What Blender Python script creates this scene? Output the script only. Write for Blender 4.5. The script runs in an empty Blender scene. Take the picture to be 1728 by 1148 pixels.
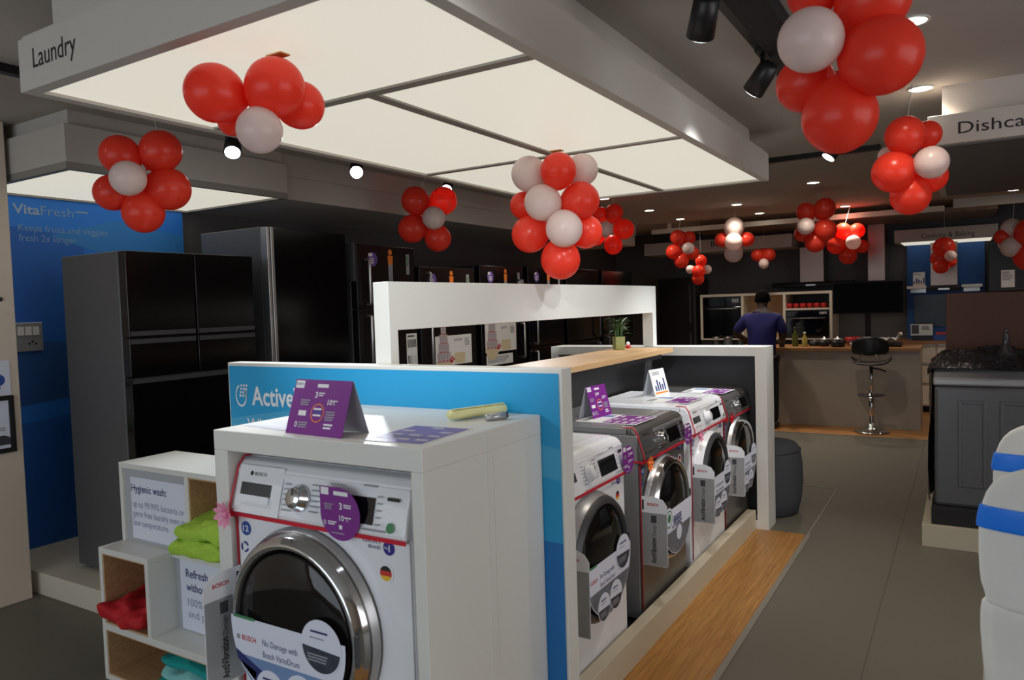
import bpy, bmesh, math, random
from mathutils import Vector, Matrix
random.seed(7)
SC = bpy.context.scene
COL = SC.collection
PI = math.pi

# ------------------------------------------------------------------ camera, world, exposure
cam_d = bpy.data.cameras.new('camera')
cam = bpy.data.objects.new('camera', cam_d)
COL.objects.link(cam)
YAW, PITCH, ROLL = math.radians(31.496), math.radians(-2.658), math.radians(-1.806)
fwd = Vector((-math.sin(YAW) * math.cos(PITCH), math.cos(YAW) * math.cos(PITCH), math.sin(PITCH)))
rgt0 = Vector((math.cos(YAW), math.sin(YAW), 0))
up0 = rgt0.cross(fwd)
rgt = math.cos(ROLL) * rgt0 + math.sin(ROLL) * up0
upv = -math.sin(ROLL) * rgt0 + math.cos(ROLL) * up0
cam.matrix_world = Matrix(((rgt.x, upv.x, -fwd.x, 0), (rgt.y, upv.y, -fwd.y, 0), (rgt.z, upv.z, -fwd.z, 1.47), (0, 0, 0, 1)))
cam_d.sensor_width = 36.0
cam_d.lens = 1252.4 / 1728 * 36
cam_d.clip_start = 0.05
cam_d.dof.use_dof = True
cam_d.dof.focus_distance = 4.6
cam_d.dof.aperture_fstop = 6.0
SC.camera = cam

w = bpy.data.worlds.new('world')
SC.world = w
w.use_nodes = True
w.node_tree.nodes['Background'].inputs[0].default_value = (1, 0.95, 0.9, 1)
w.node_tree.nodes['Background'].inputs[1].default_value = 0.06
SC.view_settings.view_transform = 'Standard'
SC.view_settings.look = 'None'
SC.view_settings.exposure = 0.5
SC.view_settings.gamma = 1.0
SC.view_settings.use_curve_mapping = False
PANEL_GLOW = 0.45        # the backlit ceiling panels
SPOT_W = 95.0            # each track spot
DOWN_W = 26.0            # each recessed downlight
SIDE_W = 46.0            # added fill light from the right, outside the frame, no known source
FRONT_FILL_W = 42.0            # added unseen lamp behind the camera, assumed daylight, no window modelled


def area(name, loc, target, sx, sy, energy, color):
    d = bpy.data.lights.new(name, 'AREA')
    d.shape = 'RECTANGLE'
    d.size, d.size_y, d.energy, d.color = sx, sy, energy, color
    o = bpy.data.objects.new(name, d)
    COL.objects.link(o)
    o.location = loc
    o.rotation_euler = (Vector(target) - Vector(loc)).to_track_quat('-Z', 'Y').to_euler()
    return o


area('assumed_daylight_fill', (-1.7, -3.0, 1.35), (-1.7, 0, 1.3), 4.5, 2.0, FRONT_FILL_W, (0.78, 0.89, 1.0))  # area lamp added behind the view to brighten camera-facing fronts; daylight is assumed
area('side_fill_light', (3.35, 1.6, 1.5), (0, 1.9, 1.5), 4.6, 1.9, SIDE_W, (0.98, 0.97, 1.0))  # unseen area lamp added to brighten the faces turned right


# ------------------------------------------------------------------ materials
def lin(c):
    return tuple((v / 255 / 12.92) if v / 255 <= 0.04045 else ((v / 255 + 0.055) / 1.055) ** 2.4 for v in c)


def mat(name, rgb, rough=0.5, metal=0.0, emit=0.0, trans=0.0, sss=0.0, coat=0.0, noise=0.0, nscale=20.0, bump=0.0, alpha=1.0, spec=0.5, ecol=None):
    m = bpy.data.materials.new(name)
    m.use_nodes = True
    nt = m.node_tree
    b = nt.nodes['Principled BSDF']
    c = lin(rgb) + (1,)
    b.inputs['Base Color'].default_value = c
    b.inputs['Roughness'].default_value = rough
    b.inputs['Metallic'].default_value = metal
    b.inputs['Specular IOR Level'].default_value = spec
    if trans:
        b.inputs['Transmission Weight'].default_value = trans
    if coat:
        b.inputs['Coat Weight'].default_value = coat
        b.inputs['Coat Roughness'].default_value = 0.08
    if emit:
        b.inputs['Emission Color'].default_value = c if ecol is None else lin(ecol) + (1,)
        b.inputs['Emission Strength'].default_value = emit
    if alpha < 1:
        b.inputs['Alpha'].default_value = alpha
    if noise or bump:
        tc = nt.nodes.new('ShaderNodeTexCoord')
        n = nt.nodes.new('ShaderNodeTexNoise')
        n.inputs['Scale'].default_value = nscale
        n.inputs['Detail'].default_value = 5
        nt.links.new(tc.outputs['Object'], n.inputs['Vector'])
        if noise:
            mx = nt.nodes.new('ShaderNodeMix')
            mx.data_type = 'RGBA'
            mx.inputs['A'].default_value = tuple(v * (1 - noise) for v in c[:3]) + (1,)
            mx.inputs['B'].default_value = tuple(min(1, v * (1 + noise)) for v in c[:3]) + (1,)
            nt.links.new(n.outputs['Fac'], mx.inputs['Factor'])
            nt.links.new(mx.outputs['Result'], b.inputs['Base Color'])
        if bump:
            bp = nt.nodes.new('ShaderNodeBump')
            bp.inputs['Strength'].default_value = bump
            bp.inputs['Distance'].default_value = 0.01
            nt.links.new(n.outputs['Fac'], bp.inputs['Height'])
            nt.links.new(bp.outputs['Normal'], b.inputs['Normal'])
    return m


def wood(name, c1, c2, axis=1, scale=3.0, rough=0.4, planks=None):
    m = bpy.data.materials.new(name)
    m.use_nodes = True
    nt = m.node_tree
    b = nt.nodes['Principled BSDF']
    b.inputs['Roughness'].default_value = rough
    tc = nt.nodes.new('ShaderNodeTexCoord')
    mp = nt.nodes.new('ShaderNodeMapping')
    s = [scale * 26] * 3
    s[axis] = scale
    mp.inputs['Scale'].default_value = s
    n = nt.nodes.new('ShaderNodeTexNoise')
    n.inputs['Scale'].default_value = 1.6
    n.inputs['Detail'].default_value = 8
    n.inputs['Roughness'].default_value = 0.65
    n.inputs['Distortion'].default_value = 0.6
    rp = nt.nodes.new('ShaderNodeValToRGB')
    rp.color_ramp.elements[0].color = lin(c1) + (1,)
    rp.color_ramp.elements[1].color = lin(c2) + (1,)
    rp.color_ramp.elements[0].position = 0.32
    rp.color_ramp.elements[1].position = 0.68
    nt.links.new(tc.outputs['Object'], mp.inputs['Vector'])
    nt.links.new(mp.outputs['Vector'], n.inputs['Vector'])
    nt.links.new(n.outputs['Fac'], rp.inputs['Fac'])
    nt.links.new(rp.outputs['Color'], b.inputs['Base Color'])
    return m


def latex(name, rgb, glow=0.35, rough=0.28):
    """thin balloon rubber: glossy, lets some light through"""
    m = bpy.data.materials.new(name)
    m.use_nodes = True
    nt = m.node_tree
    b = nt.nodes['Principled BSDF']
    c = lin(rgb) + (1,)
    b.inputs['Base Color'].default_value = c
    b.inputs['Roughness'].default_value = rough
    b.inputs['Specular IOR Level'].default_value = 0.45
    t = nt.nodes.new('ShaderNodeBsdfTranslucent')
    t.inputs['Color'].default_value = c
    mx = nt.nodes.new('ShaderNodeMixShader')
    mx.inputs[0].default_value = glow
    out = nt.nodes['Material Output']
    nt.links.new(b.outputs[0], mx.inputs[1])
    nt.links.new(t.outputs[0], mx.inputs[2])
    nt.links.new(mx.outputs[0], out.inputs[0])
    return m


M = {}
M['white'] = mat('white_laminate', (226, 226, 220), 0.38)
M['plinthc'] = mat('display_plinth_paint', (176, 168, 148), 0.5)
M['railc'] = mat('platform_rail_paint', (206, 197, 174), 0.5)
M['cream'] = mat('cream_laminate', (222, 214, 196), 0.45)
M['wall'] = mat('off_white_wall_paint', (222, 206, 188), 0.7, noise=0.03, nscale=4)
M['fascia'] = mat('grey_white_fascia', (196, 190, 182), 0.6)
M['ceil'] = mat('ceiling_paint', (178, 172, 164), 0.8, noise=0.03, nscale=3)
M['darkwall'] = mat('charcoal_wall', (94, 92, 92), 0.6)
M['charcoal'] = mat('charcoal_board', (56, 57, 60), 0.5)
M['floor'] = mat('grey_vinyl_floor', (109, 106, 95), 0.55, noise=0.06, nscale=1.5)
M['joint'] = mat('floor_joint_strip', (140, 136, 126), 0.5)
M['grout'] = mat('dark_joint', (92, 89, 80), 0.6)
M['woodfloor'] = wood('oak_floor', (150, 100, 46), (200, 148, 80), axis=1, scale=2.2, rough=0.38)
M['woodfloorx'] = wood('oak_floor_kitchen', (142, 96, 52), (196, 142, 84), axis=0, scale=2.2, rough=0.4)
M['lightwood'] = wood('pale_oak_board', (188, 148, 104), (208, 172, 126), axis=1, scale=1.5, rough=0.4)
M['boxwood'] = wood('shelf_wood_lining', (176, 138, 98), (204, 166, 122), axis=0, scale=1.5, rough=0.5)
M['ctop'] = wood('counter_oak', (140, 96, 54), (178, 130, 82), axis=0, scale=1.5, rough=0.35)
M['brown'] = mat('brown_board', (78, 42, 26), 0.6, noise=0.08, nscale=6)
M['glow'] = mat('backlit_diffuser', (150, 146, 138), 0.5, emit=PANEL_GLOW, ecol=(255, 250, 233))
M['glowrim'] = mat('panel_rim_grey', (150, 146, 138), 0.5)
M['lamp'] = mat('lamp_lens', (255, 246, 230), 0.3, emit=14)
M['lampcool'] = mat('spot_lens', (240, 246, 255), 0.3, emit=9)
M['black'] = mat('black_plastic', (22, 22, 24), 0.4)
M['matblack'] = mat('matt_black', (18, 18, 20), 0.75)
M['bglass'] = mat('black_glass', (10, 10, 11), 0.06)
M['bfridge'] = mat('black_glass_door', (9, 9, 10), 0.16, spec=0.3)
M['bsteel'] = mat('black_steel', (46, 40, 40), 0.32, metal=0.6)
M['fside'] = mat('dark_grey_cabinet', (98, 99, 102), 0.42, metal=0.35)
M['steel'] = mat('brushed_steel', (190, 188, 186), 0.3, metal=0.9)
M['hoodsteel'] = mat('hood_steel', (150, 132, 124), 0.3, metal=0.75)
M['chrome'] = mat('chrome', (215, 218, 222), 0.1, metal=1.0)
M['silver'] = mat('silver_paint', (150, 150, 152), 0.34, metal=0.45)
M['silverlt'] = mat('light_silver_ring', (188, 190, 192), 0.28, metal=0.5)
M['dgrey'] = mat('dark_grey_plastic', (66, 67, 70), 0.4)
M['enamel'] = mat('white_enamel', (240, 242, 246), 0.22)
M['graph'] = mat('graphite_panel', (104, 102, 100), 0.3, metal=0.5)
M['dscreen'] = mat('dark_screen', (8, 8, 9), 0.5, spec=0.08)
M['doorglass'] = mat('door_glass', (16, 15, 15), 0.05)
M['drum'] = mat('drum_dark', (30, 28, 28), 0.3, metal=0.6)
M['blue'] = mat('sky_blue_print', (30, 158, 214), 0.5)
M['bluel'] = mat('pale_blue_print', (70, 172, 218), 0.5)
M['blued'] = mat('deep_blue_print', (16, 116, 190), 0.5)
M['navyp'] = mat('display_blue', (36, 122, 220), 0.6)
M['navyd'] = mat('display_blue_deep', (32, 100, 190), 0.6)
M['navyl'] = mat('display_blue_light', (46, 126, 200), 0.6)
M['kblue'] = mat('kitchen_blue', (34, 84, 150), 0.6)
M['kdeep'] = mat('kitchen_deep_blue_glass', (14, 26, 44), 0.3)
M['purple'] = mat('purple_print', (126, 44, 140), 0.4)
M['purplel'] = mat('violet_print', (112, 88, 168), 0.4)
M['wtext'] = mat('white_print', (236, 236, 240), 0.5)
M['gtext'] = mat('grey_print', (150, 152, 160), 0.5)
M['btext'] = mat('black_print', (26, 24, 24), 0.5)
M['signtext'] = mat('sign_letter_black', (30, 26, 25), 0.5)
M['ntext'] = mat('navy_print', (40, 48, 110), 0.5)
M['ltext'] = mat('pale_navy_print', (140, 146, 180), 0.5)
M['redp'] = mat('red_print', (204, 50, 44), 0.5)
M['orange'] = mat('orange_print', (240, 132, 50), 0.5)
M['gold'] = mat('gold_print', (236, 190, 40), 0.5)
M['green'] = mat('green_print', (66, 132, 84), 0.5)
M['bluebadge'] = mat('badge_blue', (44, 82, 162), 0.4)
M['violetb'] = mat('badge_violet', (52, 44, 140), 0.4)
M['paper'] = mat('white_paper', (230, 230, 228), 0.6)
M['paperb'] = mat('bluish_white_paper', (228, 232, 248), 0.6)
M['cardgrey'] = mat('tent_card_back', (178, 182, 188), 0.5)
M['cardsil'] = mat('silver_card', (168, 170, 172), 0.38, metal=0.3, noise=0.25, nscale=7)
M['filmgrey'] = mat('film_grey_picture', (112, 118, 128), 0.35, noise=0.5, nscale=28)
M['filmblue'] = mat('film_blue_picture', (122, 152, 196), 0.35, noise=0.2, nscale=18)
M['filmdark'] = mat('film_dark_picture', (60, 66, 78), 0.35, noise=0.7, nscale=40)
M['filmbrown'] = mat('film_brown_picture', (128, 112, 100), 0.35, noise=0.4, nscale=20)
M['ribbon'] = mat('red_ribbon', (206, 26, 50), 0.35)
M['ribpink'] = mat('pink_ribbon', (242, 148, 184), 0.5)
M['ribor'] = mat('orange_ribbon', (250, 130, 60), 0.5)
M['towelg'] = mat('lime_towel', (176, 216, 76), 0.9, noise=0.15, nscale=60, bump=0.5)
M['towelr'] = mat('red_cloth', (190, 22, 32), 0.75, noise=0.1, nscale=60, bump=0.3)
M['towelt'] = mat('teal_towel', (22, 160, 158), 0.9, noise=0.15, nscale=60, bump=0.5)
M['towelw'] = mat('pale_aqua_towel', (140, 210, 210), 0.9, noise=0.1, nscale=60, bump=0.5)
M['yellow'] = mat('pale_yellow_plastic', (232, 228, 166), 0.4)
M['lrow'] = latex('red_latex', (250, 78, 56), 0.45)
M['lwhite'] = latex('white_latex', (238, 218, 212), 0.3)
M['string'] = mat('white_string', (220, 220, 215), 0.6)
M['tape'] = mat('amber_tape', (190, 130, 60), 0.3)
M['pouf'] = mat('grey_felt', (66, 69, 74), 0.95, noise=0.12, nscale=120, bump=0.3)
M['cloth'] = mat('white_chair_cover', (222, 222, 218), 0.75, noise=0.04, nscale=10, bump=0.25)
M['sash'] = mat('blue_satin_sash', (16, 122, 240), 0.38)
M['wrap'] = mat('clear_wrap_dark', (46, 44, 45), 0.13, noise=0.35, nscale=24, bump=1.0)
M['msteel'] = mat('machine_grey_panel', (92, 93, 95), 0.36, metal=0.45)
M['leaf'] = mat('plant_leaf', (58, 92, 40), 0.5, noise=0.3, nscale=30)
M['vase'] = mat('green_glass_vase', (126, 128, 66), 0.15)
M['skin'] = mat('dark_skin', (52, 35, 28), 0.55)
M['shirt'] = mat('navy_blue_shirt', (30, 32, 100), 0.85, noise=0.06, nscale=20)
M['trouser'] = mat('black_trousers', (24, 23, 26), 0.85)
M['hair'] = mat('black_hair', (8, 8, 8), 0.95, spec=0.1)
M['shoe'] = mat('dark_shoe', (40, 32, 28), 0.5)
M['red'] = mat('red_enamel', (196, 40, 36), 0.35)
M['glassg'] = mat('bottle_green', (84, 92, 40), 0.12)
M['glassy'] = mat('bottle_oil', (170, 160, 84), 0.15)
M['slat'] = wood('slat_wood', (96, 70, 44), (132, 100, 66), axis=1, scale=1.5)
M['counterfront'] = mat('counter_front_grey', (168, 160, 148), 0.5, noise=0.04, nscale=2)
M['greenapple'] = mat('lime_picture', (170, 200, 40), 0.5)
M['cakew'] = mat('cake_icing', (186, 176, 178), 0.5)
M['cakeplate'] = mat('cream_picture', (214, 200, 164), 0.5)


# ------------------------------------------------------------------ mesh builder
class MB:
    def __init__(self):
        self.v, self.f, self.mi, self.sm = [], [], [], []
        self.T = Matrix.Identity(4)
        self.cur = 0

    def add(self, vs, fs, mi=None, smooth=False):
        o = len(self.v)
        self.v += [tuple(self.T @ Vector(p)) for p in vs]
        for f in fs:
            self.f.append([i + o for i in f])
            self.mi.append(self.cur if mi is None else mi)
            self.sm.append(smooth)
        return self

    def box(self, a, b, mi=None):
        (x0, y0, z0), (x1, y1, z1) = [min(p, q) for p, q in zip(a, b)], [max(p, q) for p, q in zip(a, b)]
        vs = [(x0, y0, z0), (x1, y0, z0), (x1, y1, z0), (x0, y1, z0), (x0, y0, z1), (x1, y0, z1), (x1, y1, z1), (x0, y1, z1)]
        fs = [(0, 3, 2, 1), (4, 5, 6, 7), (0, 1, 5, 4), (1, 2, 6, 5), (2, 3, 7, 6), (3, 0, 4, 7)]
        return self.add(vs, fs, mi)

    def prism(self, prof, a0, a1, axis='x', mi=None):
        """closed 2-D profile swept along an axis; prof in the other two axes, in order"""
        n = len(prof)

        def P(t, p):
            return {'x': (t, p[0], p[1]), 'y': (p[0], t, p[1]), 'z': (p[0], p[1], t)}[axis]
        vs = [P(a0, p) for p in prof] + [P(a1, p) for p in prof]
        fs = [tuple(range(n))[::-1], tuple(range(n, 2 * n))] + [(i, (i + 1) % n, n + (i + 1) % n, n + i) for i in range(n)]
        return self.add(vs, fs, mi)

    def lathe(self, prof, c=(0, 0, 0), axis='z', seg=32, mi=None, smooth=True, mis=None):
        """profile of (radius, height); axis z or -y (front facing)"""
        vs, fs, fm = [], [], []
        for r, h in prof:
            for k in range(seg):
                a = 2 * PI * k / seg
                p = (r * math.cos(a), r * math.sin(a), h)
                if axis == 'y':
                    p = (p[0], -h, p[1])
                if axis == 'x':
                    p = (h, p[0], p[1])
                vs.append((c[0] + p[0], c[1] + p[1], c[2] + p[2]))
        for i in range(len(prof) - 1):
            for k in range(seg):
                k2 = (k + 1) % seg
                f = (i * seg + k, i * seg + k2, (i + 1) * seg + k2, (i + 1) * seg + k)
                fs.append(f)
                fm.append(mis[i] if mis else mi)
        o = len(self.v)
        ring_ = prof[0] == prof[-1]
        if prof[0][0] > 1e-6 and not ring_:
            fs.append(tuple(range(seg))[::-1]); fm.append(mis[0] if mis else mi)
        if prof[-1][0] > 1e-6 and not ring_:
            b = (len(prof) - 1) * seg
            fs.append(tuple(range(b, b + seg))); fm.append(mis[-1] if mis else mi)
        self.v += [tuple(self.T @ Vector(p)) for p in vs]
        for f, m_ in zip(fs, fm):
            self.f.append([i + o for i in f])
            self.mi.append(self.cur if m_ is None else m_)
            self.sm.append(smooth)
        return self

    def tube(self, pts, r, seg=8, mi=None, closed=False):
        pts = [Vector(p) for p in pts]
        rs = r if isinstance(r, (list, tuple)) else [r] * len(pts)
        n = len(pts)
        vs, fs = [], []
        prev = None
        for i, p in enumerate(pts):
            t = (pts[min(i + 1, n - 1)] - pts[max(i - 1, 0)])
            if closed:
                t = pts[(i + 1) % n] - pts[i - 1]
            t.normalize()
            ref = prev if prev is not None else (Vector((0, 0, 1)) if abs(t.z) < 0.9 else Vector((1, 0, 0)))
            u = t.cross(ref)
            if u.length < 1e-5:
                u = t.cross(Vector((0, 1, 0)))
            u.normalize()
            v = u.cross(t).normalized()
            prev = v
            for k in range(seg):
                a = 2 * PI * k / seg
                vs.append(tuple(p + rs[i] * (math.cos(a) * u + math.sin(a) * v)))
        for i in range(n if closed else n - 1):
            j = (i + 1) % n
            for k in range(seg):
                k2 = (k + 1) % seg
                fs.append((i * seg + k, j * seg + k, j * seg + k2, i * seg + k2))
        if not closed:
            fs.append(tuple(range(seg)))
            fs.append(tuple(range((n - 1) * seg, n * seg))[::-1])
        return self.add(vs, fs, mi, True)

    def loft(self, rings, mi=None, cap=True, smooth=True):
        n = len(rings[0])
        vs = [p for r in rings for p in r]
        fs = []
        for i in range(len(rings) - 1):
            for k in range(n):
                k2 = (k + 1) % n
                fs.append((i * n + k, i * n + k2, (i + 1) * n + k2, (i + 1) * n + k))
        if cap:
            fs.append(tuple(range(n))[::-1])
            fs.append(tuple(range((len(rings) - 1) * n, len(rings) * n)))
        return self.add(vs, fs, mi, smooth)

    def sphere(self, c, r, mi=None, seg=14, rings=9):
        rx, ry, rz = r if isinstance(r, (tuple, list)) else (r, r, r)
        R = []
        for i in range(rings + 1):
            a = -PI / 2 + PI * i / rings
            cr = max(math.cos(a), 0.02)
            R.append([(c[0] + rx * cr * math.cos(2 * PI * k / seg), c[1] + ry * cr * math.sin(2 * PI * k / seg), c[2] + rz * math.sin(a)) for k in range(seg)])
        return self.loft(R, mi)

    def plate(self, pts2, org, u, v, t=0.0, mi=None):
        """flat polygon given in the (u, v) frame at org, thickness t along u x v"""
        u, v, org = Vector(u), Vector(v), Vector(org)
        n = u.cross(v).normalized()
        P = [org + p[0] * u + p[1] * v for p in pts2]
        k = len(P)
        if not t:
            return self.add([tuple(p) for p in P], [tuple(range(k))], mi)
        vs = [tuple(p) for p in P] + [tuple(p + n * t) for p in P]
        fs = [tuple(range(k))[::-1], tuple(range(k, 2 * k))] + [(i, (i + 1) % k, k + (i + 1) % k, k + i) for i in range(k)]
        return self.add(vs, fs, mi)

    def rect(self, x0, z0, x1, z1, org, u, v, t=0.0, mi=None):
        return self.plate([(x0, z0), (x1, z0), (x1, z1), (x0, z1)], org, u, v, t, mi)

    def disc(self, cx, cz, r, org, u, v, t=0.0, mi=None, seg=28, a0=0, a1=2 * PI):
        n = seg if abs(a1 - a0 - 2 * PI) < 1e-6 else seg + 1
        return self.plate([(cx + r * math.cos(a0 + (a1 - a0) * k / seg), cz + r * math.sin(a0 + (a1 - a0) * k / seg)) for k in range(n)], org, u, v, t, mi)

    def text(self, s, org, u, v, h, x=0.0, z=0.0, width=None, bold=0.0, mi=None, lift=0.0):
        """lettering of cap height h with its lower left corner at (x, z) in the (u, v) frame"""
        vs, fs, w_ = glyphs(s, bold)
        sx = h if width is None else width / w_
        u, v, org = Vector(u), Vector(v), Vector(org)
        n = u.cross(v).normalized()
        P = [tuple(org + (x + p[0] * sx) * u + (z + p[1] * h) * v + n * lift) for p in vs]
        return self.add(P, fs, mi)

    def scribble(self, x, z, wd, rows, h, org, u, v, mi=None, gap=1.8, jitter=0.3, lift=0.0):
        """rows of unreadably small print as short bars"""
        n = Vector(u).cross(Vector(v)).normalized()
        o = Vector(org) + n * lift
        for r in range(rows):
            self.rect(x, z - r * h * gap, x + wd * (1 - random.random() * jitter), z - r * h * gap + h, o, u, v, 0, mi)
        return self

    def build(self, name, mats, parent=None, bevel=0.0, smooth=None, sub=0, weld=False):
        me = bpy.data.meshes.new(name)
        me.from_pydata(self.v, [], self.f)
        if not isinstance(mats, (list, tuple)):
            mats = [mats]
        for m_ in mats:
            me.materials.append(m_)
        for p, mi, s in zip(me.polygons, self.mi, self.sm):
            p.material_index = mi
            p.use_smooth = s if smooth is None else smooth
        if weld:
            bm = bmesh.new()
            bm.from_mesh(me)
            bmesh.ops.remove_doubles(bm, verts=bm.verts, dist=1e-4)
            bmesh.ops.recalc_face_normals(bm, faces=bm.faces)
            bm.to_mesh(me)
            bm.free()
        o = bpy.data.objects.new(name, me)
        COL.objects.link(o)
        if parent is not None:
            o.parent = parent
        if bevel:
            b = o.modifiers.new('bevel', 'BEVEL')
            b.width = bevel
            b.segments = 2
            b.limit_method = 'ANGLE'
        if sub:
            s = o.modifiers.new('subd', 'SUBSURF')
            s.levels = s.render_levels = sub
        return o


_gl = {}


def glyphs(s, bold=0.0):
    k = (s, bold)
    if k in _gl:
        return _gl[k]
    cu = bpy.data.curves.new('t', 'FONT')
    cu.body = s
    cu.offset = bold
    cu.resolution_u = 3
    ob = bpy.data.objects.new('t', cu)
    COL.objects.link(ob)
    dg = bpy.context.evaluated_depsgraph_get()
    ev = ob.evaluated_get(dg)
    me = ev.to_mesh()
    vs = [tuple(v.co) for v in me.vertices]
    fs = [tuple(p.vertices) for p in me.polygons]
    ev.to_mesh_clear()
    bpy.data.objects.remove(ob)
    bpy.data.curves.remove(cu)
    cap = 0.7
    x0 = min(p[0] for p in vs)
    x1 = max(p[0] for p in vs)
    vs = [((p[0] - x0) / cap, p[1] / cap) for p in vs]
    _gl[k] = (vs, fs, (x1 - x0) / cap)
    return _gl[k]


def tag(o, label, cat, group=None, kind=None):
    o['label'] = label
    o['category'] = cat
    if group:
        o['group'] = group
    if kind:
        o['kind'] = kind
    return o


def thing(name, label, cat, loc=(0, 0, 0), rz=0.0, group=None):
    o = bpy.data.objects.new(name, None)
    o.empty_display_size = 0.05
    COL.objects.link(o)
    o.location = loc
    o.rotation_euler = (0, 0, rz)
    return tag(o, label, cat, group)


def struct(o, label=None, cat=None):
    o['kind'] = 'structure'
    if label:
        o['label'] = label
    if cat:
        o['category'] = cat
    return o


def lamp(name, kind, loc, energy, color, parent, target=None, size=0.05, spot=1.2, blend=0.6):
    d = bpy.data.lights.new(name, kind)
    d.energy = energy
    d.color = color
    if kind == 'SPOT':
        d.spot_size = spot
        d.spot_blend = blend
        d.shadow_soft_size = size
    else:
        d.shadow_soft_size = size
    o = bpy.data.objects.new(name, d)
    COL.objects.link(o)
    o.parent = parent
    o.location = loc
    if target is not None:
        dv = Vector(target) - Vector(loc)
        o.rotation_euler = dv.to_track_quat('-Z', 'Y').to_euler()
    return o


FX = ((1, 0, 0), (0, 0, 1))     # frame of a face looking towards -Y
RX = ((0, 1, 0), (0, 0, 1))     # frame of a face looking towards +X
WARM = (1.0, 0.86, 0.72)
NEUT = (1.0, 0.95, 0.88)
COOL = (0.93, 0.97, 1.0)

# ------------------------------------------------------------------ room shell
CEIL = 2.5
BACK = 11.0
struct(MB().box((-4.8, -3.2, -0.1), (3.6, 8.38, 0)).build('floor', M['floor']), 'grey vinyl floor of the showroom', 'floor')
struct(MB().box((-4.8, 8.38, -0.1), (3.6, BACK + .2, 0)).build('floor_kitchen', M['woodfloorx']), 'oak floor around the kitchen counter', 'floor')
struct(MB().box((-4.8, -3.2, CEIL), (3.6, BACK + .2, CEIL + .1)).build('ceiling', M['ceil']), 'grey ceiling with downlights', 'ceiling')
struct(MB().box((-4.9, 1.9, 0), (-4.75, BACK + .2, CEIL)).build('wall_left', M['darkwall']), 'charcoal wall behind the fridges', 'wall')
struct(MB().box((-4.8, -3.2, 0), (-4.23, 1.955, CEIL)).build('wall_front_left', M['wall'], bevel=.004), 'off-white wall at the left edge', 'wall')
struct(MB().box((-4.8, BACK, 0), (3.6, BACK + .15, CEIL)).build('wall_back', M['darkwall']), 'charcoal wall behind the kitchen', 'wall')
struct(MB().box((3.5, -3.2, 0), (3.65, BACK + .2, CEIL)).build('wall_right', M['wall']), 'right wall out of frame', 'wall')
struct(MB().box((-4.8, -3.3, 0), (3.6, -3.15, CEIL)).build('wall_front', M['wall']), 'wall behind the camera', 'wall')
struct(MB().box((-1.139, -0.4, 0), (-.842, 4.765, .006)).build('trim_1', M['woodfloor']), 'oak floor strip in front of the washing machines', 'floor strip')
struct(MB().box((-.842, -0.4, 0), (-.815, 4.765, .008)).build('trim_2', M['joint']), 'grey edge strip of the oak floor', 'floor strip')
b = MB()
b.box((-.842, 4.765, 0), (-.83, 6.03, .004))
b.box((-2.4, 6.02, 0), (-.83, 6.03, .004))
struct(b.build('trim_3', M['joint']), 'thin pale joint line in the floor', 'floor joint')
struct(MB().box((-4.7, 8.365, 0), (3.4, 8.39, .006)).build('trim_4', M['joint']), 'threshold strip before the kitchen floor', 'floor strip')
b = MB()
for x in (-.35, .2, 1.3):
    b.box((x, -3, 0), (x + .004, 8.36, .0012))
struct(b.build('trim_5', M['grout']), 'fine joints between the floor sheets', 'floor joint')

# left cooling-zone soffit (light box in front, plain bulkhead further back)
b = MB()
b.box((-4.75, 1.98, 2.235), (-3.71, 3.36, 2.42), 0)
b.box((-4.75, 2.02, 2.42), (-3.75, 3.36, CEIL), 0)
b.box((-4.75, 3.36, 2.21), (-3.78, 9.4, CEIL), 0)
b.box((-3.78, 3.36, 2.36), (-3.76, 9.4, CEIL), 0)
struct(b.build('ceiling_bulkhead_left', M['fascia'], bevel=.003), 'grey bulkhead above the fridges', 'bulkhead')
ls = thing('light_panel', 'backlit ceiling light box over the blue fridge display wall', 'light panel', (-4.22, 2.67, 2.2))
MB().box((-.49, -.66, .012), (.47, .66, .03)).build('diffuser', M['glow'], ls)
b = MB()
b.box((-.53, -.69, 0), (.51, -.655, .0345)); b.box((.475, -.655, 0), (.51, .69, .0345)); b.box((-.53, .655, 0), (.475, .69, .0345)); b.box((-.53, -.655, 0), (-.49, .655, .0345))
b.build('frame', M['glowrim'], ls)
tx = MB()
tx.text('Cooling', (-3.708, 2.165, 2.297), *RX, h=.05, width=.28)
tag(tx.build('sign_lettering', M['signtext']), 'black zone name lettering on the grey bulkhead at left', 'sign')

# ------------------------------------------------------------------ the big hanging light panel "Laundry"
LP = thing('hanging_light_panel', 'large white hanging light box with four glowing panes and a laundry sign', 'light panel', (0, 0, 0))
x0, x1, y0, y1, z0, z1 = -2.583, -1.05, 1.25, 4.85, 2.2, 2.365
T = .045
b = MB()
b.box((x0, y0, z0), (x1, y0 + T, z1)); b.box((x0, y1 - T, z0), (x1, y1, z1))
b.box((x0, y0 + T, z0), (x0 + T, y1 - T, z1)); b.box((x1 - T, y0 + T, z0), (x1, y1 - T, z1))
b.build('frame', M['fascia'], LP, bevel=.002)
MB().box((x0 + .01, y0 + .01, z1 - .004), (x1 - .01, y1 - .01, z1 + .012)).build('lid', M['fascia'], LP)
ys = [y0 + T, 1.955, 3.315, y1 - T]
b = MB()
b.box((x0 + T, ys[1] - .022, z0 + .004), (x1 - T, ys[1] + .022, z0 + .04))
b.box((x0 + T, ys[2] - .018, z0 + .004), (x1 - T, ys[2] + .018, z0 + .04))
b.box((-1.765, ys[1] + .022, z0 + .004), (-1.72, y1 - T, z0 + .04))
b.build('divider_bar', M['glowrim'], LP)
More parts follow.
